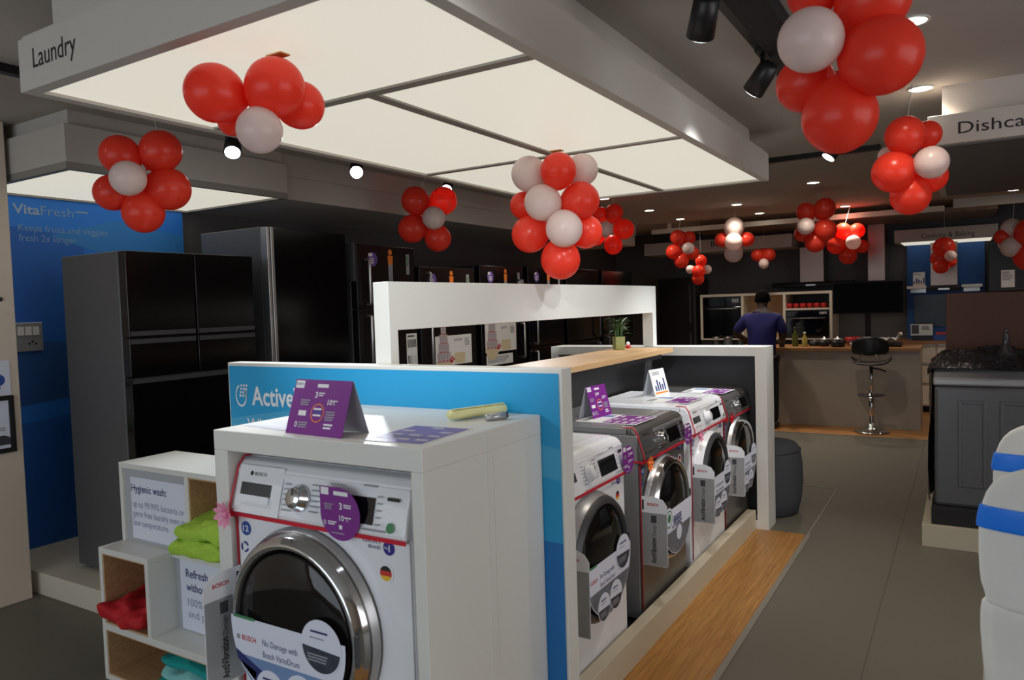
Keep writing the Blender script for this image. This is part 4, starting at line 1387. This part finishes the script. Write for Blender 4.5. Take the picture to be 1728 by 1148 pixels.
tc = thing('tall_cabinet', 'dark tall cabinet standing at the far corner left of the ovens', 'cabinet', (-3.53, 10.3, 0))
MB().box((-.27, 0, .06), (.27, .6, 1.79)).build('carcass', M['charcoal'], tc, bevel=.004)
MB().box((-.25, .04, 0), (.25, .58, .06)).build('plinth', M['black'], tc)
for za, zb in ((.065, 1.1), (1.105, 1.785)):
    d = MB().box((-.265, -.02, za), (.255, -.001, zb)).build('door', M['bsteel'], tc, bevel=.003)
    MB().box((.2, -.045, za + .05), (.215, -.021, zb - .1)).build('handle', M['dgrey'], d)
struct(MB().box((-4.74, 8.7, 1.8), (-4.72, 9.4, 2.2)).build('trim_6', M['wall']), 'beige wall patch over the far fridges', 'wall panel')

# things on the white wall at far left
pf_ = thing('picture_frame', 'black framed picture with a green fruit on the left wall', 'picture', (-4.23, 1.80, .95))
b = MB()
b.box((.001, -.22, -.155), (.022, .115, -.132)); b.box((.001, -.22, .115), (.022, .115, .138)); b.box((.001, -.22, -.132), (.022, -.197, .115)); b.box((.001, .092, -.132), (.022, .115, .115))
b.build('frame', M['matblack'], pf_, bevel=.002)
b = MB()
b.box((.001, -.197, -.132), (.008, .092, .115), 0)
b.disc(.0, -.09, .045, (.0086, 0, 0), *RX, 0, 1, 20); b.disc(.055, -.115, .05, (.009, 0, 0), *RX, 0, 2, 20, 0, PI)
b.scribble(.045, -.03, .03, 2, .006, (.0086, 0, 0), *RX, 3)
b.build('picture', [M['paperb'], M['greenapple'], M['dgrey'], M['gtext']], pf_)
wc = MB()
wc.box((.0005, -.12, -.09), (.004, .075, .09), 0)
for k in range(5):
    wc.scribble(-.1, .065 - .03 * k, .14, 1, .01, (.0046, 0, 0), *RX, 1)
wc.disc(.02, -.01, .03, (.0048, 0, 0), *RX, 0, 2, 16)
wo = wc.build('wall_notice', [M['paperb'], M['ltext'], M['bluebadge']])
wo.location = (-4.23, 1.835, 1.18)
tag(wo, 'white printed notice above the framed picture on the left wall', 'notice')
wm = MB(); wm.lathe([(.001, .0005), (.012, .0005), (.012, .01), (.001, .01)], (0, 0, 0), 'x', 14)
wo = wm.build('wall_button', M['dgrey']); wo.location = (-4.23, 1.885, 1.585)
tag(wo, 'small dark round button high on the left wall', 'button')

# ------------------------------------------------------------------ right side: pouf, wrapped machine, board, chairs
po = thing('pouf', 'dark grey felt barrel pouf beside the white end panel', 'pouf', (-1.2, 5.235, 0))
pr = [(.001, 0), (.2, 0), (.225, .015), (.245, .1), (.258, .22), (.255, .34), (.24, .44), (.215, .475), (.15, .487), (.001, .488)]
MB().lathe(pr, seg=48).build('cushion', M['pouf'], po)
MB().tube([(.243 * math.cos(2 * PI * k / 48), .243 * math.sin(2 * PI * k / 48), .435) for k in range(48)], .005, 6, closed=True).build('piping', M['dgrey'], po)

tag(MB().box((-.222, 4.845, 0), (1.6, 5.6, .13)).build('display_plinth', M['plinthc'], bevel=.003), 'cream display plinth under the wrapped grey machine', 'plinth')
wmn = thing('wrapped_machine', 'grey top loading machine in plastic wrap on the cream plinth', 'washing machine', (.2, 4.92, .13))
MB().box((-.375, -.05, 0), (.42, .6, .1)).build('base', M['matblack'], wmn, bevel=.004)
b = MB()
b.box((-.36, 0, .1), (.4, .56, .80))
b.build('body', M['msteel'], wmn, bevel=.02)
b = MB()
for x in (-.24, -.04, .16):
    for (a, c) in ((x, x + .018), (x + .12, x + .138)):
        b.box((a, -.007, .22), (c, -.0005, .72))
    b.box((x + .018, -.007, .70), (x + .12, -.0005, .72))
    b.box((x + .018, -.007, .22), (x + .12, -.0005, .238))
b.build('pressed_rib', M['msteel'], wmn, bevel=.003)
b = MB()
b.prism([(-.004, .80), (-.004, .845), (.12, .89), (.565, .905), (.565, .80)], -.365, .405, 'x')
b.build('top_cover', M['silver'], wmn, bevel=.012, weld=True)
b = MB()
rnd = random.Random(4)
nx, ny = 40, 26
G = []
for j in range(ny + 1):
    for i in range(nx + 1):
        s, q = i / nx, j / ny
        x = -.395 + .82 * s
        y = .06 + .56 * q
        edge = min(s, 1 - s) * nx / 3.
        z = .90 + .05 * q + .03 * math.sin(9 * s + 4 * q) * math.sin(7 * q + 2 * s) + rnd.uniform(-.012, .014)
        if edge < 1:
            z -= (1 - edge) * .06
        if j == 0:
            z = .885
        G.append((x, y, z + .012))
b.add(G, [(j * (nx + 1) + i, j * (nx + 1) + i + 1, (j + 1) * (nx + 1) + i + 1, (j + 1) * (nx + 1) + i) for j in range(ny) for i in range(nx)], 0, False)
# loose side skirt of the wrap and a twisted peak
side = []
for j in range(15):
    for i in range(9):
        q, h = j / 14, i / 8
        side.append((-.378 - .012 * math.sin(9 * q + 5 * h) - rnd.uniform(0, .006), .01 + .58 * q, .12 + .76 * h))
b.add(side, [(j * 9 + i, j * 9 + i + 1, (j + 1) * 9 + i + 1, (j + 1) * 9 + i) for j in range(14) for i in range(8)], 0, False)
b.lathe([(.07, .93), (.045, .96), (.022, 1.02), (.012, 1.09), (.002, 1.12)], (.0, .32, 0), seg=9, smooth=False)
b.build('plastic_wrap', M['wrap'], wmn)
bd = thing('brown_board', 'tall plain brown board standing behind the wrapped machine', 'board', (.4, 5.72, 0))
MB().box((-.515, 0, 0), (.9, .04, 1.46)).build('board', M['brown'], bd, bevel=.003)
MB().box((-.515, .041, 0), (-.46, .3, .05)).build('foot', M['brown'], bd)


def covered_chair(label, x, y, rz, Ht=1.0, w_=.43):
    t = thing('banquet_chair', label, 'chair', (x, y, 0), rz, 'covered banquet chairs')
    n = 40

    def ring(z, hw, hd, cy, sq=4.0, wob=0.0, ph=0):
        R = []
        for k in range(n):
            a = 2 * PI * k / n
            c, s = math.cos(a), math.sin(a)
            px = hw * (abs(c) ** (2 / sq)) * (1 if c > 0 else -1)
            py = cy + hd * (abs(s) ** (2 / sq)) * (1 if s > 0 else -1)
            k_ = 1 + wob * math.sin(11 * a + ph) + wob * .6 * math.sin(17 * a + 2 * ph)
            R.append((px * k_, cy + (py - cy) * k_, z))
        return R
    b = MB()
    rings = [ring(0.0, w_ * .56, .25, .2, 2.8, .05, 0), ring(.15, w_ * .545, .24, .2, 2.8, .045, .4), ring(.32, w_ * .53, .235, .2, 2.9, .036, .8), ring(.45, w_ * .52, .225, .19, 3.4, .02, 1),
             ring(.52, w_ * .515, .2, .165, 3.4, .018, 1.2), ring(.64, w_ * .51, .11, .075, 3.4, .014, 1.6), ring(.73, w_ * .492, .066, .02, 3.5, .014, 2), ring(.765, w_ * .478, .056, .01, 3.5, .016, 2), ring(.785, w_ * .462, .05, .006, 3.5, .012, 2.4)]
    b.loft(rings)
    b.build('skirt', M['cloth'], t, sub=1)
    b = MB()
    zt_ = Ht
    P = []
    for z, hw, hd, cy in ((.69, .452, .05, .008), (.705, .462, .054, .004), (.718, .46, .05, .002), (.735, .472, .047, -.003), (.75, .485, .042, -.006), (.86, .488, .04, -.012), (.915, .468, .038, -.016), (.955, .425, .036, -.02), (.98, .35, .033, -.021), (1.0, .21, .028, -.022), (1.005, .08, .02, -.022)):
        P.append(ring(z * Ht, w_ * hw * 1.0, hd, cy, 3.5, .012 if z < .56 else .004, z * 9))
    b.loft(P)
    b.build('back_cover', M['cloth'], t, sub=1)
    b = MB()
    P = []
    for z, hw, hd, cy in ((.862, .494, .043, -.012), (.865, .496, .045, -.012), (.886, .49, .044, -.014), (.906, .478, .042, -.016), (.91, .472, .04, -.016)):
        P.append(ring(z * Ht, w_ * hw, hd, cy, 3.5))
    b.loft(P, cap=False)
    b.build('sash', M['sash'], t, sub=1)
    return t


covered_chair('front white covered chair with blue sash at the right edge', .228, 1.93, math.radians(-16), 1.09)
covered_chair('second white covered chair with blue sash, behind the front one', .275, 2.62, math.radians(-2), 1.09)

# ------------------------------------------------------------------ kitchen counter and what stands on it
kc = thing('kitchen_counter', 'grey fronted counter with an oak worktop in the kitchen corner', 'counter', (-1.15, 8.92, 0))
MB().box((-.95, .04, 0), (.73, .62, .845)).build('body', M['counterfront'], kc, bevel=.003)
MB().box((-.97, 0.02, .0), (.735, .0395, .845)).build('front_panel', M['counterfront'], kc, bevel=.002)
MB().box((-1.25, -.02, .847), (.74, .66, .885)).build('worktop', M['ctop'], kc, bevel=.003)
MB().box((-1.22, .1, 0), (-1.17, .6, .846)).build('end_leg', M['counterfront'], kc)

st = thing('bar_stool', 'black bar stool with a chrome pole in front of the counter', 'stool', (-.86, 8.68, .006))
MB().lathe([(.001, 0), (.17, 0), (.172, .006), (.15, .014), (.06, .024), (.035, .05), (.03, .09), (.001, .09)], seg=40).build('base', M['chrome'], st)
MB().tube([(0, 0, .09), (0, 0, .42)], .026, 16).build('pole', M['chrome'], st)
MB().tube([(0, 0, .42), (0, 0, .70)], .018, 16).build('gas_lift', M['chrome'], st)
b = MB()
b.tube([(.125 * math.sin(a), -.02 - .13 * math.cos(a) + .0, .40) for a in [math.radians(-100 + 200 * k / 20) for k in range(21)]], .009, 8)
b.tube([(-.123, 0, .40), (0, 0, .40), (.123, 0, .40)], .008, 8)
b.build('footrest', M['dgrey'], st)
MB().tube([(.02, 0, .68), (.09, -.01, .67), (.14, -.015, .645)], .008, 8).build('lever', M['black'], st)
b = MB()
R = []
for x, zz, yc, hd in ((-.2, .80, 0, .1), (-.17, .755, 0, .15), (-.1, .735, 0, .18), (0, .728, 0, .19), (.1, .735, 0, .18), (.17, .755, 0, .15), (.2, .80, 0, .1)):
    R.append([(x, yc + hd * math.cos(a), zz + .022 * math.sin(a)) for a in [2 * PI * k / 16 for k in range(16)]])
b.loft(R)
b.build('seat', M['black'], st, sub=1)
b = MB()
R = []
for k in range(9):
    a = math.radians(-64 + 128 * k / 8)
    x, y = .195 * math.sin(a), -.19 * math.cos(a)
    e = abs(k - 4) / 4
    zl, zh = .82 + .02 * e, 1.03 - .06 * e * e
    d = Vector((math.sin(a), -math.cos(a), 0)) * .014
    R.append([(x + d.x, y + d.y, zl), (x + d.x, y + d.y, (zl + zh) / 2), (x + d.x, y + d.y, zh), (x - d.x, y - d.y, zh), (x - d.x, y - d.y, (zl + zh) / 2), (x - d.x, y - d.y, zl)])
b.loft(R)
b.build('backrest', M['black'], st, sub=1)
b = MB()
b.tube([(.1 * math.sin(math.radians(180 * k / 12 - 90)), -.165 - .02 * math.cos(math.radians(180 * k / 12 - 90)), .76 + .1 * math.cos(math.radians(180 * k / 12 - 90))) for k in range(13)], .007, 8)
b.build('back_bracket', M['chrome'], st)


def small(name, label, cat, x, y, z, parts, group='things on the kitchen counter'):
    t = thing(name, label, cat, (x, y, z), 0, group)
    for pn_, prof, m, off, seg in parts:
        b = MB(); b.lathe(prof, off, seg=seg); b.build(pn_, M[m], t)
    return t


CZ = .885
small('oil_bottle', 'tall dark green bottle on the counter beside the man', 'bottle', -1.72, 9.2, CZ, [('body', [(.001, 0), (.033, 0), (.035, .01), (.035, .12), (.014, .165), (.013, .2), (.001, .2)], 'glassg', (0, 0, 0), 20), ('cap', [(.001, .2), (.016, .2), (.016, .225), (.001, .225)], 'dgrey', (0, 0, 0), 16)])
small('oil_bottle', 'yellowish oil bottle right of the green bottle on the counter', 'bottle', -1.6, 9.12, CZ, [('body', [(.001, 0), (.028, 0), (.03, .01), (.03, .1), (.012, .13), (.011, .15), (.001, .15)], 'glassy', (0, 0, 0), 20), ('cap', [(.001, .15), (.014, .15), (.014, .17), (.001, .17)], 'paper', (0, 0, 0), 16)])
small('jar', 'small dark jar with a white lid on the counter by the man', 'jar', -1.84, 9.05, CZ, [('body', [(.001, 0), (.03, 0), (.032, .01), (.03, .07), (.001, .07)], 'black', (0, 0, 0), 18), ('lid', [(.001, .0705), (.03, .0705), (.03, .085), (.001, .085)], 'paper', (0, 0, 0), 18)])
for x, y, l, r, h_ in ((-1.52, 9.3, 'shallow dark pan right of the oil bottle', .07, .04), (-1.4, 9.2, 'steel rimmed pot in the middle of the counter', .06, .07), (-1.24, 9.08, 'black pot left of the bar stool on the counter', .075, .08)):
    t = small('cooking_pot', l, 'pot', x, y, CZ, [('body', [(.001, 0), (r * .85, 0), (r, .015), (r, h_), (r * .94, h_), (r * .92, .008), (.001, .008)], 'black', (0, 0, 0), 26), ('lid', [(r * 1.02, h_ + .001), (r * .6, h_ + .02), (.014, h_ + .026), (.012, h_ + .04), (.001, h_ + .04)], 'steel' if h_ > .06 else 'dgrey', (0, 0, 0), 26)])
    b = MB(); b.tube([(r, 0, h_ * .7), (r + .05, 0, h_ * .8), (r + .1, 0, h_ * .8)], .008, 8); b.build('handle', M['black'], t)
small('glass_jar', 'little pale jar beside the bar stool backrest on the counter', 'jar', -1.08, 9.0, CZ, [('body', [(.001, 0), (.025, 0), (.025, .06), (.001, .06)], 'silverlt', (0, 0, 0), 16), ('lid', [(.001, .061), (.026, .061), (.026, .072), (.001, .072)], 'dgrey', (0, 0, 0), 16)])
small('red_bowl', 'red enamel bowl on the counter under the television', 'bowl', -1.1, 9.3, CZ, [('bowl', [(.001, .002), (.05, .0), (.085, .06), (.09, .1), (.085, .1), (.07, .05), (.001, .012)], 'red', (0, 0, 0), 28)])
b = MB()
rn = random.Random(2)
G = [(-.12 + .24 * i / 8 + rn.uniform(-.008, .008), -.05 + .1 * j / 4, .012 + abs(.05 * math.sin(i * 1.1 + j)) + (.05 if i > 6 else 0)) for j in range(5) for i in range(9)]
b.add(G, [(j * 9 + i, j * 9 + i + 1, (j + 1) * 9 + i + 1, (j + 1) * 9 + i) for j in range(4) for i in range(8)])
cp = b.build('crumpled_foil', M['paper'])
sm_ = cp.modifiers.new('thick', 'SOLIDIFY'); sm_.thickness = .004
cp.location = (-.72, 9.2, .93)
tag(cp, 'crumpled white foil lying on a dark tray right of the stool', 'foil')
dtray = thing('dark_tray', 'dark raised tray under the crumpled white foil', 'tray', (-.74, 9.2, CZ))
MB().box((-.16, -.1, .012), (.14, .1, .045)).build('tray', M['bsteel'], dtray, bevel=.006)
b = MB()
for x in (-.13, .11):
    for y in (-.08, .08):
        b.lathe([(.01, 0), (.01, .012)], (x, y, 0), seg=8)
b.build('foot', M['black'], dtray)

tv = thing('television', 'black flat television standing on a stand behind the counter', 'television', (-.97, 9.47, CZ))
MB().box((-.375, .0, .365), (.375, .04, .735)).build('screen_housing', M['matblack'], tv, bevel=.004)
MB().box((-.362, -.003, .378), (.362, -.0005, .722)).build('screen', M['dscreen'], tv)
MB().box((-.03, .008, .02), (.03, .034, .365)).build('stand_neck', M['matblack'], tv)
MB().box((-.12, -.06, 0), (.12, .09, .02)).build('stand_base', M['matblack'], tv, bevel=.004)

# back counter, oven wall, hoods
bc = thing('back_counter', 'cream back counter with drawers and an oak worktop along the rear wall', 'counter', (0, 10.32, 0))
MB().box((-1.45, .03, .08), (.19, .66, .84)).build('body', M['cream'], bc)
MB().box((-1.4, .06, 0), (.17, .64, .08)).build('plinth', M['matblack'], bc)
MB().box((-1.47, -.02, .842), (.2, .67, .88)).build('worktop', M['ctop'], bc, bevel=.003)
for x in (-1.08, -.56, -.06):
    for za, zb in ((.61, .83), (.37, .59), (.1, .35)):
        d = MB().box((x - .24, .008, za), (x + .24, .0295, zb)).build('drawer_front', M['cream'], bc, bevel=.002)
        MB().box((x - .22, .0, zb + .001), (x + .22, .006, zb + .008)).build('grip', M['steel'], d)
ow = thing('oven_wall_unit', 'cream framed wall unit with three bays for built-in ovens', 'wall unit', (-2.345, 10.32, 0))
b = MB()
t_ = .035
xs = [-.85, -.285, .265, .84]
b.box((xs[0], 0, 1.5), (xs[3] + t_, .58, 1.5 + t_)); b.box((xs[0], 0, .9), (xs[3] + t_, .58, .92))
for x in xs:
    b.box((x, 0, .92), (x + t_, .58, 1.5))
b.box((xs[2] + t_, 0, 1.29), (xs[3], .58, 1.315))
b.build('frame', M['cream'], ow, bevel=.002)
MB().box((-.8, .55, .92), (.84, .575, 1.5)).build('back_panel', M['charcoal'], ow)
MB().box((-.25, .3, .92), (.265, .33, 1.5)).build('niche_back', M['boxwood'], ow)
MB().box((xs[0], .04, 0), (xs[3] + t_, .58, .9)).build('base_cabinet', M['charcoal'], ow)


def oven(label, x0_, x1_, za, zb):
    t = thing('built_in_oven', label, 'oven', ((x0_ + x1_) / 2 - 2.345, 10.32, za), 0, 'ovens in the kitchen wall unit')
    hw, h_ = (x1_ - x0_) / 2, zb - za
    MB().box((-hw, .02, 0), (hw, .5, h_)).build('body', M['black'], t)
    MB().box((-hw + .005, -.002, .01), (hw - .005, .0195, h_ * .76)).build('door', M['bglass'], t, bevel=.002)
    MB().box((-hw + .005, -.002, h_ * .78), (hw - .005, .0195, h_ - .008)).build('control_strip', M['bglass'], t, bevel=.002)
    b = MB(); b.tube([(-hw + .05, -.003, h_ * .72), (-hw + .05, -.035, h_ * .72), (hw - .05, -.035, h_ * .72), (hw - .05, -.003, h_ * .72)], .007, 8); b.build('handle', M['steel'], t)
    b = MB(); b.lathe([(.001, .002), (.018, .002), (.016, .02), (.001, .02)], (hw * .7, 0, h_ * .88), 'y', 16); b.build('knob', M['steel'], t)
    MB().rect(hw * .55, h_ * .86, hw * .9, h_ * .95, (0, -.0025, 0), *FX, 0).build('display', M['gtext'], t)
    return t


oven('black built-in oven in the left bay behind the man', -.812, -.288, .921, 1.495)
oven('black built-in oven low in the right bay of the wall unit', .303, .837, .921, 1.285)
for k in range(6):
    x = .33 + .085 * k
    r = .032 if k % 2 else .036
    t = thing('red_cup', ['first', 'second', 'third', 'fourth', 'fifth', 'sixth'][k] + ' red cup from the left on the open oven bay shelf', 'cup', (x - 2.345, 10.42, 1.316), 0, 'red cups on the open shelf')
    MB().lathe([(.001, 0), (r * .7, 0), (r, .03), (r, .065), (r * .9, .065), (r * .85, .03), (.001, .006)], seg=18).build('cup', M['red'], t)
    MB().tube([(r, 0, .05), (r + .016, 0, .045), (r + .016, 0, .025), (r * .9, 0, .015)], .0035, 6).build('handle', M['red'], t)


def hood(label, x, y, zb, cw, cd_, ztop, sw, sdp, slab='matblack'):
    t = thing('cooker_hood', label, 'cooker hood', (x, y, zb), 0, 'steel chimney cooker hoods')
    MB().box((-cw / 2, 0, .06), (cw / 2, cd_, ztop - zb)).build('chimney', M['hoodsteel'], t, bevel=.004)
    b = MB(); b.prism([(-.1, 0), (-.1, .035), (0.0, .06), (cd_ + .02, .06), (cd_ + .02, 0)], -sw / 2, sw / 2, 'x'); b.build('canopy', M[slab], t, bevel=.003, weld=True)
    MB().box((-.06, -.104, .008), (.06, -.1005, .028)).build('button_strip', M['steel'], t)
    return t


hood('wide chimney hood with a dark canopy above the oven wall unit', -1.76, 10.6, 1.60, .3, .38, 2.13, 1.0, .5)
hood('narrow chimney hood behind the television', -.98, 10.6, 1.58, .2, .38, 2.45, .5, .4)
hood('chimney hood with a pale canopy in the blue alcove', -.23, 10.55, 1.49, .29, .32, 2.08, .34, .4)
al = thing('alcove_panel', 'blue alcove back panel with a dark glass splashback', 'panel', (-.22, 10.9, 0))
MB().box((-.43, 0, .882), (.42, .04, 2.08)).build('panel', M['kblue'], al)
MB().box((-.35, -.012, 1.03), (.36, -.001, 1.44)).build('splashback', M['kdeep'], al)
for x0_, x1_, l in ((-.63, -.415, 'white wall shelf left of the alcove chimney'), (-.045, .17, 'white wall shelf right of the alcove chimney')):
    s = thing('wall_shelf', l, 'shelf', ((x0_ + x1_) / 2, 10.5, 1.52), 0, 'white wall shelves in the alcove')
    MB().box((-(x1_ - x0_) / 2, 0, 0), ((x1_ - x0_) / 2, .4, .035)).build('board', M['white'], s, bevel=.002)
    MB().box((-(x1_ - x0_) / 2 + .02, .36, -.05), ((x1_ - x0_) / 2 - .02, .399, -.001)).build('bracket', M['steel'], s)
tent('white tent card on the left alcove shelf', (-.5, 10.62, 1.556), 0, M['paper'], .13, .17, .07, 'white', 'white tent cards in the kitchen')
bk = thing('black_oven_tower', 'black appliance tower right of the blue alcove', 'appliance', (.42, 10.35, 0))
MB().box((-.2, .02, 0), (.5, .6, 2.05)).build('body', M['matblack'], bk, bevel=.003)
for za, zb in ((.05, .9), (.91, 1.45), (1.46, 2.04)):
    d = MB().box((-.195, -.005, za), (.495, .0195, zb)).build('door', M['black'], bk, bevel=.003)
    MB().tube([(-.15, -.006, zb - .05), (-.15, -.03, zb - .05), (.45, -.03, zb - .05), (.45, -.006, zb - .05)], .006, 8).build('handle', M['dgrey'], d)
nt_ = MB(); nt_.rect(-.07, 1.5, .06, 1.7, (0, -.0075, 0), *FX, .001, 0); nt_.scribble(-.06, 1.67, .1, 5, .012, (0, -.0088, 0), *FX, 1)
nt_.build('paper_notice', [M['paper'], M['gtext']], bk)
ns = thing('notice_stand', 'small white notice card propped on the back counter in the alcove', 'card', (-.47, 10.5, .88))
b = MB(); b.rect(-.12, .06, .12, .2, (0, 0, 0), *FX, .002, 0); b.rect(-.11, .08, -.03, .19, (0, -.0025, 0), *FX, 0, 1); b.scribble(0, .17, .1, 4, .008, (0, -.0025, 0), *FX, 1); b.build('card', [M['paper'], M['dgrey']], ns)
MB().box((-.1, -.03, 0), (.1, .05, .059)).build('foot', M['black'], ns, bevel=.004)
bx = thing('blue_box', 'blue box with a red top on the back counter beside the brown board', 'box', (-.24, 10.5, .88))
MB().box((-.1, -.05, 0), (.08, .06, .07)).build('box', M['bluebadge'], bx, bevel=.004)
MB().box((-.08, -.04, .0705), (.06, .05, .1)).build('top', M['red'], bx, bevel=.004)
for k in range(4):
    small('black_kettle', ['leftmost', 'second', 'third', 'rightmost'][k] + ' dark canister of the row left of the man', 'canister', -2.95 + .16 * k, 10.22, .0, [('body', [(.001, 0), (.06, 0), (.06, .9 + .02 * (k % 2)), (.001, .9 + .02 * (k % 2))], 'charcoal' if k % 2 else 'black', (0, 0, 0), 20), ('lid', [(.001, .925), (.058, .925), (.05, .945), (.012, .955), (.001, .96)], 'steel', (0, 0, 0), 20)], 'dark canisters left of the man')


# ------------------------------------------------------------------ the man at the counter
def skin_mesh(name, verts, edges, radii, m, parent, root=0, sub=2):
    me = bpy.data.meshes.new(name)
    me.from_pydata(verts, edges, [])
    o = bpy.data.objects.new(name, me)
    COL.objects.link(o)
    o.parent = parent
    md = o.modifiers.new('skin', 'SKIN')
    md.use_smooth_shade = True
    sv = me.skin_vertices[0].data if len(me.skin_vertices) else None
    for i, r in enumerate(radii):
        rr = r if isinstance(r, tuple) else (r, r)
        sv[i].radius = rr
        sv[i].use_root = (i == root)
    s = o.modifiers.new('subd', 'SUBSURF')
    s.levels = s.render_levels = sub
    me.materials.append(m)
    return o


class Bones:
    def __init__(self):
        self.v, self.e, self.r = [], [], []

    def add(self, p, r, par=None):
        self.v.append(tuple(p)); self.r.append(r)
        if par is not None:
            self.e.append((par, len(self.v) - 1))
        return len(self.v) - 1

    def chain(self, par, pts):
        for p, r in pts:
            par = self.add(p, r, par)
        return par


man = thing('person', 'man in a navy blue shirt and black trousers working at the counter, seen from behind', 'person', (-1.965, 8.60, .006), math.radians(4))
B_ = Bones()
pv_ = B_.add((0, 0, .84), (.135, .1))
ch = B_.chain(pv_, [((0, -.005, .98), (.13, .1)), ((0, .0, 1.1), (.145, .105)), ((0, .02, 1.22), (.145, .1))])
nk = B_.chain(ch, [((0, .04, 1.32), (.055, .058)), ((0, .065, 1.385), (.062, .07)), ((0, .085, 1.45), (.075, .09)), ((0, .09, 1.515), (.06, .075))])


def fingers(par, wrist, side, fw):
    w_ = Vector(wrist)
    palm = B_.add(w_ + Vector((0, .05, -.012)), (.032, .016), par)
    for k in range(4):
        q = w_ + Vector((side * (-.024 + .016 * k), .085, -.02))
        ln = (.032, .038, .036, .028)[k]
        i = B_.add(q, .0085, palm)
        i = B_.add(q + Vector((0, ln, -.012)), .008, i)
        B_.add(q + Vector((0, ln * 1.5, -.035)), .007, i)
    i = B_.add(w_ + Vector((-side * .032, .04, -.014)), .0095, palm)
    B_.add(w_ + Vector((-side * .045, .075, -.03)), .008, i)


wl = B_.chain(ch, [((-.17, .02, 1.235), .062), ((-.255, .03, 1.13), .048), ((-.30, .08, 1.06), .043), ((-.25, .22, 1.0), .034), ((-.21, .29, .975), .028)])
fingers(wl, (-.21, .29, .975), -1, 0)
wr = B_.chain(ch, [((.17, .02, 1.235), .062), ((.215, .0, 1.11), .048), ((.225, .02, 1.02), .043), ((.19, .17, .99), .034), ((.16, .26, .975), .028)])
fingers(wr, (.16, .26, .975), 1, 0)
for s in (-1, 1):
    B_.chain(pv_, [((s * .085, 0, .77), (.088, .095)), ((s * .1, .0, .6), .078), ((s * .105, .01, .44), .058), ((s * .11, -.005, .3), .054), ((s * .115, -.015, .1), .036), ((s * .12, .0, .055), .038), ((s * .13, .09, .04), (.036, .026))])
skin_mesh('body', B_.v, B_.e, B_.r, M['skin'], man)
B_ = Bones()
pv_ = B_.add((0, 0, .80), (.168, .128))
ch = B_.chain(pv_, [((0, -.005, .93), (.165, .128)), ((0, .0, 1.07), (.172, .13)), ((0, .02, 1.2), (.172, .122)), ((0, .033, 1.275), (.095, .085)), ((0, .042, 1.305), (.068, .07))])
B_.chain(ch - 2, [((-.17, .02, 1.215), .08), ((-.25, .028, 1.13), .066), ((-.285, .06, 1.075), .058)])
B_.chain(ch - 2, [((.17, .02, 1.215), .08), ((.215, .0, 1.12), .064), ((.225, .01, 1.06), .057)])
skin_mesh('shirt', B_.v, B_.e, B_.r, M['shirt'], man)
B_ = Bones()
pv_ = B_.add((0, 0, .835), (.155, .118))
for s in (-1, 1):
    B_.chain(pv_, [((s * .085, 0, .75), (.1, .11)), ((s * .1, .0, .6), .092), ((s * .105, .008, .44), .076), ((s * .11, -.004, .3), .072), ((s * .115, -.012, .12), .062), ((s * .117, -.01, .07), .06)])
skin_mesh('trousers', B_.v, B_.e, B_.r, M['trouser'], man)
b = MB()
for s in (-1, 1):
    pts = []
    for y, hw, zt_ in ((-.075, .03, .06), (-.05, .042, .085), (0, .045, .08), (.06, .048, .065), (.12, .046, .05), (.165, .03, .035)):
        pts.append([(s * .125 + hw * math.cos(a), y, max(.0, zt_ / 2 + zt_ / 2 * math.sin(a))) for a in [2 * PI * k / 14 for k in range(14)]])
    b2 = MB(); b2.loft(pts); b2.build('shoe', M['shoe'], man, sub=1)
b = MB()
R = []
for i in range(9):
    a = math.radians(-50 + 140 * i / 8)
    cr = max(math.cos(a), .03)
    R.append([(.084 * cr * math.cos(q), .082 + (.098 if math.sin(q) < 0 else .085) * cr * math.sin(q), 1.462 + .098 * math.sin(a) + (.085 if math.sin(q) > .25 and i < 2 else 0)) for q in [2 * PI * k / 24 for k in range(24)]])
b.loft(R)
b.build('hair', M['hair'], man, sub=1)
b = MB()
for s in (-1, 1):
    b.sphere((s * .08, .088, 1.445), (.012, .022, .032), 0, 10, 8)
b.build('ear', M['skin'], man)
b = MB()
b.loft([[(.012 * w_ * math.cos(a), y, 1.43 + dz + .013 * w_ * math.sin(a)) for a in [2 * PI * k / 10 for k in range(10)]] for y, dz, w_ in ((.155, .018, .7), (.172, .004, 1.0), (.186, -.006, .9), (.19, -.008, .3))], 0)
b.build('nose', M['skin'], man)
for s in (-1, 1):
    b = MB(); b.sphere((s * .03, .162, 1.458), (.012, .008, .007), 0, 10, 8); b.build('eye', M['paper'], man)
b = MB(); b.sphere((0, .166, 1.395), (.024, .008, .006), 0, 12, 8); b.build('mouth', M['shoe'], man)
